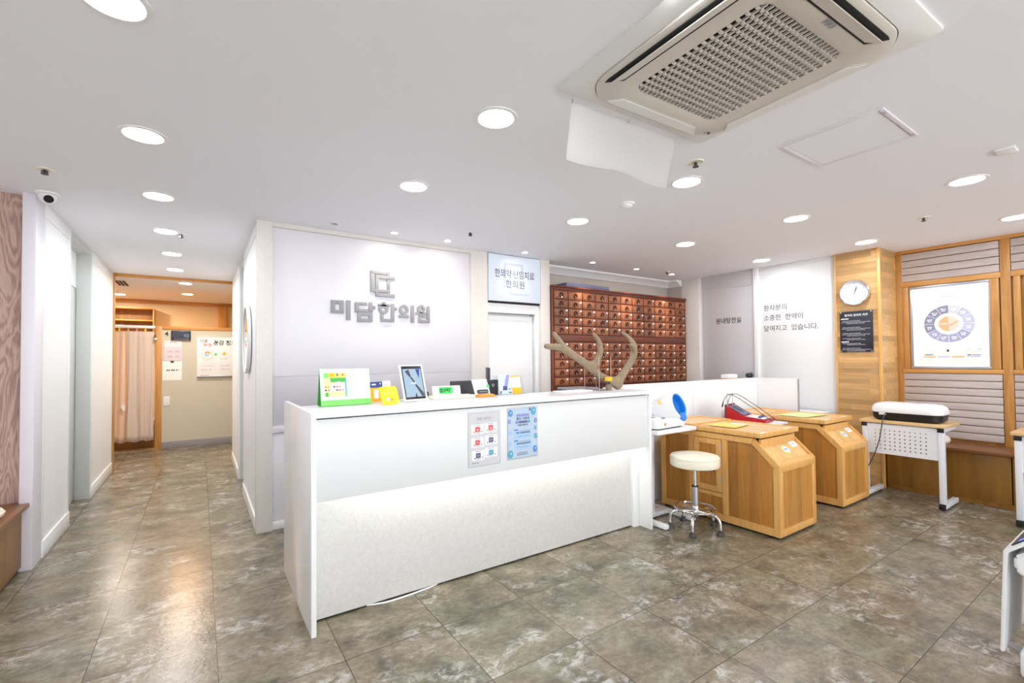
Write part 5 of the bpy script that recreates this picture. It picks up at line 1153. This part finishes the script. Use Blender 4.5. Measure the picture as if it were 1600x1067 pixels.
tx = thing('tissue_box', 'white box with a tan lower edge standing behind the desk partition', 'box', (5.5, 3.2, 1.12))
b = MB(); b.box(5.36, 5.56, 3.13, 3.24, 1.12, 1.150, 'tan', 0.002); b.build('base', tx)
b = MB(); b.box(5.365, 5.555, 3.135, 3.235, 1.150, 1.196, 'paper', 0.002); b.build('cover', tx)

# ---- red device on a small white trolley between the boxes
tr_ = thing('trolley', 'small white trolley standing between the two sauna boxes', 'trolley', (4.62, 2.50, 0))
b = MB(); b.box(4.37, 4.88, 2.25, 2.78, 0.740, 0.760, 'white_metal', 0.004); b.build('top', tr_)
b = MB(); b.box(4.37, 4.88, 2.25, 2.78, 0.20, 0.215, 'white_metal', 0.003); b.build('shelf', tr_)
for (x, y) in ((4.385, 2.265), (4.865, 2.265), (4.385, 2.765), (4.865, 2.765)):
    b = MB(); b.cyl((x, y, 0.03), (x, y, 0.740), 0.011, 'chrome'); b.cyl((x, y - 0.012, 0.022), (x, y + 0.012, 0.022), 0.022, 'rubber'); b.build('leg', tr_)
rdv = thing('therapy_device', 'red electrotherapy device with looping black leads, between the sauna boxes', 'therapy device', (4.58, 2.52, 0.76))
TD = TR(4.62, 2.48, 0.761) @ RZ(radians(-78))
b = MB(); b.prism([(-0.19, 0), (0.17, 0), (0.17, 0.035), (-0.02, 0.055), (-0.185, 0.150), (-0.19, 0.15)], -0.135, 0.135, 'red', TD @ MF((0, 0, 0), (1, 0, 0), (0, 0, 1)), 0.006); b.build('housing', rdv)
b = MB(); b.box(-0.20, -0.188, -0.14, 0.14, 0.01, 0.165, 'charcoal', 0.004, T=TD); b.build('back_plate', rdv)
TDs = TD @ MF((-0.175, -0.12, 0.147), (0.165, 0, -0.095), (0, 1, 0))
b = MB(); b.slab(TDs, 0.01, 0.165, 0.01, 0.23, 0.0015, 0.005, 'slate', 0.001); b.slab(TDs, 0.02, 0.12, 0.05, 0.19, 0.0052, 0.006, 'lcd'); b.build('display', rdv)
TDk = TD @ MF((-0.02, -0.12, 0.057), (0.19, 0, -0.02), (0, 1, 0)); b = MB(); b.slab(TDk, 0.005, 0.17, 0.01, 0.23, 0.0015, 0.004, 'pgrey', 0.001)
for k in range(3): b.lathe([(0.014, 0.004), (0.012, 0.02), (0, 0.021)], 'navy', TDk @ TR(0.12, 0.05 + k * 0.06, 0), 14)
b.build('keypad', rdv)
b = MB()
for y in (-0.10, 0.06): b.tube([TD @ Vector(q) for q in ((-0.185, y, 0.14), (-0.187, y, 0.265))], 0.004, 'silver', 8)
b.tube([TD @ Vector(q) for q in ((-0.187, -0.115, 0.265), (-0.187, 0.075, 0.265))], 0.005, 'silver', 8); b.build('lead_hanger', rdv)
def arc_pts(P): # smooth curve through points
    P = [Vector(p) for p in P]; out = []
    for i in range(len(P) - 1):
        p0 = P[max(i - 1, 0)]; p1 = P[i]; p2 = P[i + 1]; p3 = P[min(i + 2, len(P) - 1)]
        for k in range(8):
            t_ = k / 8; out.append(0.5 * ((2 * p1) + (-p0 + p2) * t_ + (2 * p0 - 5 * p1 + 4 * p2 - p3) * t_ ** 2 + (-p0 + 3 * p1 - 3 * p2 + p3) * t_ ** 3))
    return out + [P[-1]]
for y in (-0.09, 0.05):
    b = MB(); b.tube(arc_pts([TD @ Vector(q) for q in ((-0.225, y - 0.01, 0.185), (-0.205, y, 0.235), (-0.17, y, 0.262), (-0.12, y + 0.01, 0.252), (0.02, y + 0.02, 0.16), (0.15, y + 0.03, 0.065), (0.20, y + 0.02, 0.03))]), 0.0032, 'charcoal', 8)
    b.cyl(TD @ Vector((-0.235, y - 0.012, 0.135)), TD @ Vector((-0.224, y - 0.01, 0.19)), 0.008, 'charcoal', r2=0.005, n=10); b.build('lead', rdv)

# ================================================================ BLOOD PRESSURE MONITOR AND ITS STAND
bs = thing('monitor_stand', 'white pedestal table carrying the blood pressure monitor beside the counter', 'stand', (3.4, 2.7, 0))
b = MB(); b.box(3.135, 3.664, 2.445, 2.93, 0.766, 0.799, 'white_plastic', 0.006); b.build('table_top', bs)
b = MB(); b.box(3.28, 3.36, 2.66, 2.86, 0.045, 0.765, 'white_metal', 0.004); b.build('column', bs)
for x in (3.16, 3.52):
    b = MB(); b.box(x, x + 0.05, 2.40, 2.93, 0.006, 0.044, 'white_plastic', 0.008); b.box(x + 0.006, x + 0.044, 2.42, 2.45, 0, 0.0065, 'rubber'); b.box(x + 0.006, x + 0.044, 2.88, 2.91, 0, 0.0065, 'rubber'); b.build('foot', bs)
b = MB(); b.box(3.211, 3.519, 2.64, 2.88, 0.012, 0.044, 'white_metal', 0.004); b.build('base_plate', bs)
b = MB(); b.tube(arc_pts([(3.45, 2.93, 0.79), (3.47, 2.945, 0.5), (3.50, 2.945, 0.3), (3.48, 2.94, 0.1), (3.44, 2.945, 0.02)]), 0.004, 'charcoal', 8); b.build('power_lead', bs)
bp = thing('blood_pressure_monitor', 'white automatic blood pressure monitor with a blue arm cuff', 'blood pressure monitor', (3.4, 2.68, 0.799))
Q0 = TR(3.36, 2.66, 0.80) @ RZ(radians(4))
b = MB(); b.prism(rrect(0.225, 0.185, 0.05, 6), 0.012, 0.075, 'white_plastic', Q0, 0.010); b.prism(rrect(0.20, 0.16, 0.04, 6), 0.0, 0.013, 'charcoal', Q0); b.build('base', bp)
b = MB(); b.prism(rrect(0.205, 0.165, 0.045, 6), 0.0755, 0.082, 'white_plastic', Q0, 0.003); b.slab(Q0, -0.15, -0.04, -0.045, 0.035, 0.0825, 0.086, 'mid_ink', 0.001); b.slab(Q0, -0.10, -0.07, 0.035, 0.047, 0.0825, 0.089, 'charcoal', 0.001); b.slab(Q0, -0.045, -0.01, -0.125, -0.105, 0.0825, 0.087, 'charcoal', 0.002); b.build('control_panel', bp)
b = MB(); Tf = Q0 @ MF((-0.11, -0.1855, 0.045), (1, 0, 0), (0, 0, 1)); b.lathe([(0.013, 0), (0.012, 0.004), (0, 0.005)], 'orange', Tf, 16); b.lathe([(0.007, 0.005), (0, 0.006)], 'tan', Tf, 12); b.build('start_button', bp)
# cuff: tilted tunnel opening towards the front
ax_ = (Q0.to_3x3() @ Vector((0.10, -0.93, 0.36))).normalized(); cc = Q0 @ Vector((0.165, -0.115, 0.175))
Tq = Matrix.Translation(cc) @ ax_.to_track_quat('Z', 'Y').to_matrix().to_4x4()
b = MB(); b.lathe([(0.0, -0.20), (0.08, -0.20), (0.112, -0.17), (0.124, -0.08), (0.124, 0.0), (0.120, 0.03), (0.106, 0.035)], 'white_plastic', Tq, 40); b.build('cuff_housing', bp)
b = MB(); b.prism(rrect(0.112, 0.045, 0.03, 6), -0.005, 0.10, 'white_plastic', Q0 @ TR(0.10, 0.085, 0.078), 0.02); b.prism(rrect(0.075, 0.09, 0.05, 6), -0.005, 0.09, 'white_plastic', Q0 @ TR(-0.085, 0.085, 0.078), 0.03); b.build('arm_rest_body', bp)
b = MB(); b.lathe([(0.106, 0.034), (0.102, 0.038), (0.093, 0.030), (0.085, -0.03)], 'blue', Tq, 40); b.lathe([(0.086, -0.02), (0.074, -0.06), (0.070, -0.12)], 'blue_l', Tq, 40); b.lathe([(0.071, -0.10), (0.05, -0.13), (0, -0.14)], 'blue_d', Tq, 40)
o = b.build('cuff', bp, label='blue inflatable cuff')
b = MB(); Te2 = Tq @ Matrix.Rotation(0, 4, 'Z')
dwn = (Tq.inverted().to_3x3() @ Vector((0, 0, -1))); an_ = atan2(dwn.y, dwn.x)
Tz = Tq @ Matrix.Rotation(an_, 4, 'Z'); b.prism([(0.07, -0.05), (0.095, -0.06), (0.135, -0.04), (0.145, 0.0), (0.135, 0.04), (0.095, 0.06), (0.07, 0.05)], 0.022, 0.036, 'blue', Tz, 0.005); b.build('elbow_rest', bp)
b = MB(); b.prism(rrect(0.012, 0.017, 0.004, 4), 0.0, 0.006, 'amber', Q0 @ MF((-0.002, -0.06, 0.215), (1, 0, 0), (0, 0.25, 1))); b.build('stop_tab', bp)

# ================================================================ STOOL
sx_, sy_ = 3.395, 2.288
stl = thing('stool', 'round cream stool on a chrome five legged base, in front of the near sauna box', 'stool', (sx_, sy_, 0))
b = MB(); b.lathe([(0, 0.515), (0.172, 0.515), (0.186, 0.522), (0.190, 0.535), (0.190, 0.590), (0.184, 0.603), (0.15, 0.611), (0, 0.614)], 'cream', TR(sx_, sy_, 0), 48); b.lathe([(0.1905, 0.585), (0.1925, 0.588), (0.1905, 0.591)], 'cream_d', TR(sx_, sy_, 0), 48); b.build('seat', stl)
b = MB(); b.cyl((sx_, sy_, 0.35), (sx_, sy_, 0.515), 0.0125, 'chrome'); b.cyl((sx_, sy_, 0.500), (sx_, sy_, 0.5149), 0.06, 'charcoal'); b.build('gas_lift', stl)
b = MB(); b.cyl((sx_, sy_, 0.19), (sx_, sy_, 0.352), 0.024, 'silver'); b.cyl((sx_, sy_, 0.348), (sx_, sy_, 0.358), 0.026, 'black'); b.build('column', stl)
b = MB(); b.lathe([(0, 0.10), (0.026, 0.10), (0.032, 0.12), (0.032, 0.18), (0.026, 0.195), (0, 0.195)], 'chrome', TR(sx_, sy_, 0), 24); b.build('hub', stl)
b = MB(); b.tube([(sx_ + 0.158 * cos(2 * pi * k / 40), sy_ + 0.158 * sin(2 * pi * k / 40), 0.175) for k in range(40)], 0.0095, 'chrome', 10, closed=True); b.build('foot_ring', stl)
b = MB(); b.tube([(sx_ + 0.17, sy_ - 0.09, 0.50), (sx_ + 0.06, sy_ - 0.03, 0.507)], 0.005, 'charcoal', 8); b.build('lift_lever', stl)
for k in range(5):
    a = radians(207 + 72 * k); c_, s_ = cos(a), sin(a)
    b = MB(); b.tube(arc_pts([(sx_ + 0.03 * c_, sy_ + 0.03 * s_, 0.150), (sx_ + 0.10 * c_, sy_ + 0.10 * s_, 0.150), (sx_ + 0.165 * c_, sy_ + 0.165 * s_, 0.140), (sx_ + 0.193 * c_, sy_ + 0.193 * s_, 0.105), (sx_ + 0.198 * c_, sy_ + 0.198 * s_, 0.045)]), 0.0125, 'chrome', 12); lg_ = b.build('leg', stl)
    b = MB(); b.lathe([(0, 0.0), (0.026, 0.0), (0.027, 0.012), (0.022, 0.022), (0.016, 0.026), (0.015, 0.044), (0, 0.044)], 'rubber', TR(sx_ + 0.198 * c_, sy_ + 0.198 * s_, 0), 18); b.build('rubber_foot', lg_)

# ================================================================ RIGHT SIDE: BENCH, TABLES, DEVICE, KIOSK
bn = thing('wall_bench', 'long brown plywood bench along the slatted wooden wall', 'bench', (6.36, 0.5, 0))
b = MB(); b.box(6.115, 6.584, -1.0, 1.855, 0.475, 0.505, 'bench_top', 0.004); b.build('seat_board', bn)
for (a, c) in ((1.415, 1.852), (0.955, 1.405), (0.40, 0.945), (-0.15, 0.39), (-0.98, -0.16)):
    b = MB(); b.box(6.132, 6.150, a, c, 0.045, 0.474, 'bench_front', 0.002); b.build('front_panel', bn)
b = MB(); b.box(6.151, 6.575, -0.98, 1.85, 0.0, 0.474, 'dark'); b.build('carcass', bn)
b = MB(); b.box(6.142, 6.1505, -0.98, 1.85, 0.0, 0.044, 'bench_front'); b.build('plinth', bn)
b = MB(); Tq = TR(6.40, 1.475, 0.506); b.lathe([(0, 0), (0.052, 0.0), (0.065, 0.018), (0.065, 0.045), (0.052, 0.07), (0.035, 0.078), (0, 0.08)], 'cream', Tq, 28)
b.build('round_cushion', label='cream rounded pad on the brown bench behind the white table leg', cat='cushion')
def folding_table(name_label, x0, y0, y1):
    t = thing('perforated_table', name_label, 'table', (x0 + 0.2, (y0 + y1) / 2, 0), 0, 'white tables with beech tops')
    b = MB(); b.box(x0 - 0.005, x0 + 0.43, y0 - 0.02, y1 + 0.02, 0.745, 0.772, 'desk_oak', 0.004); b.build('table_top', t)
    # perforated modesty panel
    yA, yB, zA, zB = y0 + 0.02, y1 - 0.02, 0.448, 0.735; tt = bmesh.new()
    b = MB(); T = MF((x0 + 0.012, yB, zA), (0, -1, 0), (0, 0, 1)); w_ = yB - yA; h_ = zB - zA
    nx_, nz_ = 11, 6; hx, hz = 0.0055, 0.0055; xs = [0]; zs = [0]
    ex0 = 0.085; dx_ = (w_ - 0.19) / (nx_ - 1); ez0 = 0.05; dz_ = 0.036
    for k in range(nx_): xs += [ex0 + k * dx_ - hx, ex0 + k * dx_ + hx]
    for k in range(nz_): zs += [ez0 + k * dz_ - hz, ez0 + k * dz_ + hz]
    xs.append(w_); zs.append(h_)
    for i in range(len(xs) - 1):
        if i % 2 == 0: b.rect(T, xs[i], xs[i + 1], 0, h_, 0, 'white_metal')
        else:
            for j in range(0, len(zs) - 1, 2): b.rect(T, xs[i], xs[i + 1], zs[j], zs[j + 1], 0, 'white_metal')
    o = b.build('perforated_panel', t, smooth=0); md = o.modifiers.new('thick', 'SOLIDIFY'); md.thickness = 0.0015; md.offset = -1
    b = MB(); b.box(x0 + 0.013, x0 + 0.05, yA, yB, zA, zA + 0.012, 'white_metal', 0.002); b.box(x0 + 0.06, x0 + 0.09, yA, yB, 0.70, 0.744, 'white_metal', 0.003); b.build('cross_beam', t)
    for y in (y0, y1 - 0.042):
        b = MB(); b.box(x0 + 0.004, x0 + 0.058, y, y + 0.042, 0.062, 0.744, 'white_metal', 0.005); b.box(x0 + 0.0, x0 + 0.40, y + 0.002, y + 0.040, 0.705, 0.744, 'white_metal', 0.004)
        lg_ = b.build('leg', t)
        b = MB(); b.box(x0 - 0.004, x0 + 0.41, y, y + 0.042, 0.018, 0.061, 'white_metal', 0.004); b.build('foot', lg_)
        b = MB(); b.box(x0 - 0.010, x0 + 0.012, y - 0.002, y + 0.044, 0.014, 0.063, 'black', 0.003); b.box(x0 - 0.006, x0 + 0.008, y - 0.002, y + 0.044, 0.706, 0.745, 'black', 0.003); b.cyl((x0 + 0.03, y + 0.021, 0), (x0 + 0.03, y + 0.021, 0.018), 0.018, 'rubber'); b.cyl((x0 + 0.37, y + 0.021, 0), (x0 + 0.37, y + 0.021, 0.018), 0.018, 'rubber'); b.build('end_cap', lg_)
    return t
folding_table('white perforated table with beech top carrying the black and white device', 5.59, 1.275, 1.885)
folding_table('second white table cut by the right picture edge, its beech top corner showing', 5.55, 0.20, 0.845)
dv = thing('foot_massager', 'rounded white and black appliance lying on the white perforated table', 'massager', (5.82, 1.57, 0.772))
Tq = TR(5.79, 1.565, 0.772)
def sect(f, zz): return [((rrect(0.155 * f, 0.265 * f + (f - 1) * -0.0, 0.085 * f, 8)), zz)]
b = MB(); loft(b, [(rrect(0.135, 0.235, 0.07, 8), 0.004), (rrect(0.150, 0.258, 0.08, 8), 0.018), (rrect(0.157, 0.267, 0.085, 8), 0.078)], 'black', Tq, False); loft(b, [(rrect(0.137, 0.237, 0.07, 8), 0.006), (rrect(0.135, 0.235, 0.07, 8), 0.0)], 'black', Tq, True); b.build('lower_shell', dv)
b = MB(); loft(b, [(rrect(0.157, 0.267, 0.085, 8), 0.078), (rrect(0.160, 0.271, 0.088, 8), 0.090), (rrect(0.158, 0.268, 0.088, 8), 0.120), (rrect(0.148, 0.256, 0.085, 8), 0.148), (rrect(0.125, 0.232, 0.08, 8), 0.163), (rrect(0.09, 0.20, 0.07, 8), 0.169)], 'white_gloss', Tq); b.build('upper_shell', dv)
b = MB(); b.prism(rrect(0.06, 0.05, 0.02, 5, 0.0, -0.14), 0.168, 0.171, 'paleblue', Tq, 0.001); b.prism(rrect(0.05, 0.11, 0.03, 5, 0.01, 0.08), 0.168, 0.1725, 'white_gloss', Tq, 0.002); b.build('control_panel', dv)
b = MB(); b.box(5.628, 5.640, 1.70, 1.755, 0.825, 0.865, 'pgrey', 0.002); b.build('socket_cover', dv)
b = MB(); b.tube(arc_pts([(5.632, 1.695, 0.850), (5.605, 1.70, 0.835), (5.575, 1.71, 0.77), (5.570, 1.735, 0.60), (5.568, 1.775, 0.45), (5.562, 1.83, 0.31), (5.555, 1.88, 0.22), (5.60, 1.95, 0.10), (5.75, 1.99, 0.02), (5.90, 1.97, 0.006)]), 0.0045, 'charcoal', 8); b.build('power_cord', dv)
kk = thing('upright_machine', 'white upright machine with slanted black display, cut by the right picture edge', 'machine', (3.15, 0.25, 0))
b = MB(); b.box(2.96, 3.36, -0.12, 0.455, 0.012, 0.125, 'white_plastic', 0.015); b.cyl((3.0, 0.41, 0), (3.0, 0.41, 0.013), 0.02, 'rubber'); b.cyl((3.3, 0.41, 0), (3.3, 0.41, 0.013), 0.02, 'rubber'); b.cyl((3.3, -0.06, 0), (3.3, -0.06, 0.013), 0.02, 'rubber'); b.cyl((3.0, -0.06, 0), (3.0, -0.06, 0.013), 0.02, 'rubber'); b.build('base', kk)
b = MB(); b.box(2.985, 3.335, -0.10, 0.435, 0.124, 0.46, 'white_metal', 0.012); b.build('column', kk)
TK = Matrix(((0, 0, 1, 2.955), (1, 0, 0, 0), (0, 1, 0, 0), (0, 0, 0, 1)))
b = MB(); b.prism([(-0.12, 0.445), (0.435, 0.445), (0.462, 0.47), (0.462, 0.525), (0.25, 0.70), (-0.12, 0.70)], 0.0, 0.41, 'white_plastic', TK, 0.010); b.build('head', kk)
b = MB(); b.prism([(0.497, 0.10), (0.510, 0.10), (0.492, 0.545), (0.27, 0.742), (0.262, 0.728), (0.478, 0.537)], -0.004, 0.40, 'white_plastic', TK, 0.003); b.prism([(0.455, 0.48), (0.485, 0.48), (0.485, 0.50), (0.455, 0.50)], 0.15, 0.25, 'white_plastic', TK); b.prism([(0.44, 0.08), (0.50, 0.105), (0.50, 0.12), (0.44, 0.10)], 0.05, 0.09, 'silver', TK); b.build('front_cover', kk)
Tq = MF((3.345, 0.4895, 0.5475), (-1, 0, 0), (0, -0.222, 0.197))
b = MB(); b.slab(Tq, 0.02, 0.375, 0.03, 0.25, 0.0005, 0.005, 'black', 0.001); b.build('display', kk)
b = MB(); b.slab(Tq, 0.335, 0.368, 0.06, 0.16, 0.005, 0.006, 'led_blue'); b.build('blue_digits', kk)

# ================================================================ LEFT: BENCH AND CUSHION
lb_ = thing('wall_bench', 'brown wooden bench end at the left picture edge under the veneer wall', 'bench', (-1.3, 3.2, 0))
b = MB(); b.box(-1.615, -0.968, 1.9, 4.435, 0.425, 0.455, 'bench_top', 0.004); b.build('seat_board', lb_)
b = MB(); b.box(-1.03, -1.005, 1.95, 4.42, 0.03, 0.424, 'bench_front', 0.002); b.build('front_panel', lb_)
b = MB(); b.box(-1.60, -1.031, 1.95, 4.40, 0, 0.424, 'dark'); b.build('carcass', lb_)
b = MB(); b.lathe([(0, 0.0), (0.17, 0.0), (0.19, 0.012), (0.193, 0.03), (0.185, 0.045), (0.16, 0.053), (0, 0.058)], 'cream', TR(-1.20, 4.05, 0.4555), 40); b.lathe([(0.1925, 0.027), (0.196, 0.030), (0.1925, 0.033)], 'cream_d', TR(-1.20, 4.05, 0.4555), 40)
b.build('round_cushion', label='round cream seat cushion on the bench at the left edge', cat='cushion')

# ================================================================ CORRIDOR AND TREATMENT ROOM THINGS
mr = thing('wall_mirror', 'oval white rimmed mirror on the corridor right wall', 'mirror', (0.38, 4.99, 1.30))
Tq = MF((0.386, 5.0, 1.615), (0, -1, 0), (0, 0, 1)) @ Matrix.Diagonal((1, 1.02, 1, 1))
b = MB(); b.lathe([(0.295, 0.020), (0.300, 0.030), (0.312, 0.030), (0.318, 0.02), (0.318, 0.0)], 'white_plastic', Tq, 56); b.build('rim', mr)
b = MB(); b.lathe([(0, 0.018), (0.297, 0.018)], 'mirror', Tq, 56); b.build('glass', mr)
# curtain
cu = thing('curtain', 'peach beige curtain hanging in the doorway of the treatment booth', 'curtain', (-0.9, 9.28, 0.16))
def cf(x0, x1, amp, ph, n, ybase):
    def f(u, v):
        x = x0 + (x1 - x0) * u; a = amp * (0.45 + 0.55 * v)
        return (x + 0.012 * sin(9 * u + 3 * v), ybase + a * sin(2 * pi * n * u + ph + 0.6 * v) + 0.4 * a * sin(2 * pi * n * 2.3 * u + 1.3), 1.905 - (1.905 - 0.155 - 0.012 * sin(2 * pi * n * u)) * v)
    return f
b = MB(); b.grid(cf(-1.75, -0.97, 0.022, 0.3, 4, 9.29), 110, 18, 'curtain'); o = b.build('left_drape', cu); md = o.modifiers.new('t', 'SOLIDIFY'); md.thickness = 0.003
b = MB(); b.grid(cf(-0.985, -0.615, 0.018, 2.0, 2.2, 9.265), 70, 18, 'curtain_g'); o = b.build('right_drape', cu); md = o.modifiers.new('t', 'SOLIDIFY'); md.thickness = 0.003
b = MB(); b.prism([(-0.022, 0.0), (0.0, -0.055), (0.026, -0.04), (0.028, 0.03), (0.004, 0.055), (-0.02, 0.035)], 0.0, 0.008, 'paper', MF((-1.005, 9.235, 0.70), (1, 0, 0), (0, 0, 1))); b.build('tieback', cu)
cr = thing('curtain_rail', 'white curtain rail across the booth doorway', 'curtain rail', (-1.1, 9.28, 1.95))
b = MB(); b.box(-1.80, -0.609, 9.24, 9.31, 1.955, 1.998, 'white_metal', 0.004); b.build('rail', cr)
for k in range(11):
    x = -1.72 + k * 0.108; b = MB(); b.box(x, x + 0.022, 9.268, 9.282, 1.905, 1.9545, 'tan' if k % 3 else 'yellow', 0.002); b.build('hook', cr)
bo = thing('booth_bed', 'dark brown treatment bed base showing under the curtain', 'bed', (-1.2, 9.9, 0))
b = MB(); b.box(-1.9, -0.66, 9.55, 10.3, 0.0, 0.30, 'bench_front', 0.004); b.build('base', bo)
b = MB(); b.box(-1.9, -0.66, 9.55, 10.3, 0.30, 0.42, 'curtain_g', 0.03); b.build('mattress', bo)
sh = thing('wall_shelf', 'open brown wooden shelf unit above the curtain', 'shelf', (-1.05, 10.65, 1.75))
x0, x1, y0, y1, z0, z1 = -1.42, -0.71, 10.53, 10.795, 1.75, 2.405
b = MB(); b.box(x0, x1, y0, y1, z1 - 0.02, z1, 'pine_x', 0.002); b.box(x0, x1, y0, y1, z0, z0 + 0.02, 'pine_x', 0.002); b.box(x0, x0 + 0.02, y0, y1, z0 + 0.021, z1 - 0.021, 'pine', 0.002); b.box(x1 - 0.02, x1, y0, y1, z0 + 0.021, z1 - 0.021, 'pine', 0.002); b.build('frame', sh)
b = MB(); b.box(x0 + 0.021, x1 - 0.021, y0 + 0.01, y1 - 0.012, 2.165, 2.185, 'pine_x', 0.002); b.build('shelf_board', sh)
b = MB(); b.box(x0 + 0.021, x1 - 0.021, y1 - 0.012, y1 - 0.002, z0 + 0.021, z1 - 0.021, 'bench_front'); b.build('back_board', sh)
struct(MB().box(0.30, 0.445, 10.68, 10.80, 0, ZC - 0.06, 'pine', 0.004), 'trim_14')
PY = 9.249
Tw_ = MF((0, PY, 0), (1, 0, 0), (0, 0, 1))
b = MB(); b.text(Tw_, '4', -0.487, 1.835, 0.075, 'dark_ink', z=0.0, ext=0.002, bold=0.02); b.build('booth_number', label='black number 4 on the green grey partition', cat='number')
dc = thing('digital_clock', 'black digital wall clock hanging on the green grey partition', 'clock', (-0.265, PY, 1.775))
b = MB(); b.box(-0.397, -0.133, PY - 0.045, PY - 0.002, 1.775, 1.925, 'black', 0.004); b.build('case', dc)
b = MB(); b.rect(Tw_ @ TR(0, 0, 0.0455), -0.385, -0.24, 1.80, 1.915, 0.0, 'lcd'); b.rect(Tw_ @ TR(0, 0, 0.0456), -0.235, -0.145, 1.80, 1.915, 0.0, 'lcd'); b.text(Tw_, '02', -0.19, 1.82, 0.05, 'lcd_w', z=0.046, align='CENTER')
for k in range(7): b.rect(Tw_, -0.355 + k * 0.03, -0.34 + k * 0.03, 1.784, 1.791, 0.046, 'pale_ink')
b.build('display', dc)
pk = thing('pink_notice', 'pink printed notice on the partition above a white sheet', 'notice', (-0.37, PY, 1.43))
b = MB(); b.slab(Tw_, -0.488, -0.252, 1.435, 1.758, 0.001, 0.004, 'pink'); b.build('sheet', pk)
b = MB(); b.rect(Tw_, -0.488, -0.252, 1.66, 1.758, 0.0044, 'lavtrim')
for (x, z) in ((-0.455, 1.55), (-0.355, 1.55), (-0.455, 1.465), (-0.355, 1.465)): b.prism(rrect(0.04, 0.032, 0.008, 4, x + 0.04, z + 0.032), 0.0046, 0.0046, 'pale_ink', Tw_); qh(b, Tw_, x + 0.04, z + 0.028, 0.014, 0.06, 'pink_d', 0.005)
qh(b, Tw_, -0.37, 1.725, 0.010, 0.10, 'mid_ink', 0.005); b.build('print', pk)
wp = thing('white_notice', 'white sheet with one line of writing clipped below the pink notice', 'notice', (-0.37, PY, 1.11))
b = MB(); b.slab(Tw_, -0.512, -0.252, 1.11, 1.425, 0.001, 0.003, 'paper'); b.build('sheet', wp)
b = MB(); qh(b, Tw_, -0.375, 1.265, 0.022, 0.17, 'charcoal', 0.0034); b.build('lettering', wp)
b = MB(); b.slab(Tw_, -0.405, -0.36, 1.40, 1.43, 0.003, 0.010, 'charcoal', 0.002); b.build('clip', wp)
ol = thing('wall_socket', 'white double wall socket low on the partition', 'wall socket', (-0.45, PY, 0.70))
b = MB(); b.slab(Tw_, -0.497, -0.413, 0.70, 0.85, 0.0, 0.010, 'white_plastic', 0.003); b.build('plate', ol)
for z in (0.74, 0.805):
    b = MB(); b.lathe([(0.021, 0.010), (0.021, 0.003), (0, 0.003)], 'pgrey', Tw_ @ TR(-0.455, z, 0.001), 18); b.disc(Tw_, -0.463, z, 0.0035, 0.0105, 'charcoal', None, 8); b.disc(Tw_, -0.447, z, 0.0035, 0.0105, 'charcoal', None, 8); b.build('socket', ol)
wb = thing('whiteboard', 'white poster board with black and red Korean headings on the partition', 'whiteboard', (0.3, PY, 1.165))
b = MB(); b.slab(Tw_, -0.045, 0.70, 1.165, 1.822, 0.0, 0.035, 'paper', 0.003); b.build('board', wb)
b = MB(); b.slab(Tw_, -0.048, 0.70, 1.155, 1.172, 0.0, 0.05, 'silver', 0.002); b.build('pen_tray', wb)
b = MB(); z_ = 0.0356
b.text(Tw_, '단골', 0.0, 1.735, 0.062, 'dark_ink', z=z_, bold=0.015, width=0.105); b.text(Tw_, '환영', 0.045, 1.665, 0.058, 'coral', z=z_, bold=0.02, width=0.115); b.text(Tw_, '건강 정보', 0.185, 1.690, 0.085, 'dark_ink', z=z_, bold=0.03)
b.ring(Tw_, 0.105, 1.535, 0.080, 0.084, z_, z_ + 0.0004, 'coral'); b.sector(Tw_, 0.105, 1.54, 0.02, 0.045, 0.1, pi - 0.1, z_, z_, 'orange'); b.disc(Tw_, 0.095, 1.52, 0.035, z_ + 0.0004, 'skyblue', 0.025)
b.prism(rrect(0.080, 0.032, 0.03, 5, 0.11, 1.43), z_, z_, 'pink', Tw_); b.prism(rrect(0.076, 0.028, 0.026, 5, 0.11, 1.43), z_ + 0.0004, z_ + 0.0004, 'paper', Tw_); qh(b, Tw_, 0.11, 1.42, 0.02, 0.11, 'pale_ink', z_ + 0.0008)
b.disc(Tw_, 0.222, 1.535, 0.018, z_, 'npay', 0.024); b.disc(Tw_, 0.345, 1.54, 0.032, z_, 'yellow', 0.022); b.prism([(0.33, 1.55), (0.36, 1.585), (0.365, 1.55)], z_ + 0.0004, z_ + 0.0004, 'amber', Tw_)
for (x, z, w_) in ((0.12, 1.33, 0.17), (0.36, 1.33, 0.15), (0.10, 1.265, 0.17), (0.36, 1.27, 0.15), (0.345, 1.45, 0.10)): qh(b, Tw_, x, z, 0.022, w_, 'pale_ink', z_)
b.rect(Tw_, 0.0, 0.68, 1.375, 1.378, z_, 'pale_ink'); b.rect(Tw_, 0.0, 0.13, 1.175, 1.183, 0.0505, 'coral'); b.build('lettering', wb)
bl = thing('door_hook', 'small dark bell hook on the booth door post', 'hook', (-0.62, 9.23, 1.80))
b = MB(); b.box(-0.618, -0.60, 9.222, 9.2345, 1.78, 1.86, 'charcoal', 0.002); b.build('plate', bl)
b = MB(); b.lathe([(0, -0.02), (0.018, -0.014), (0.022, 0.0), (0.014, 0.016), (0, 0.018)], 'white_plastic', TR(-0.60, 9.205, 1.785), 16); b.build('bell', bl)
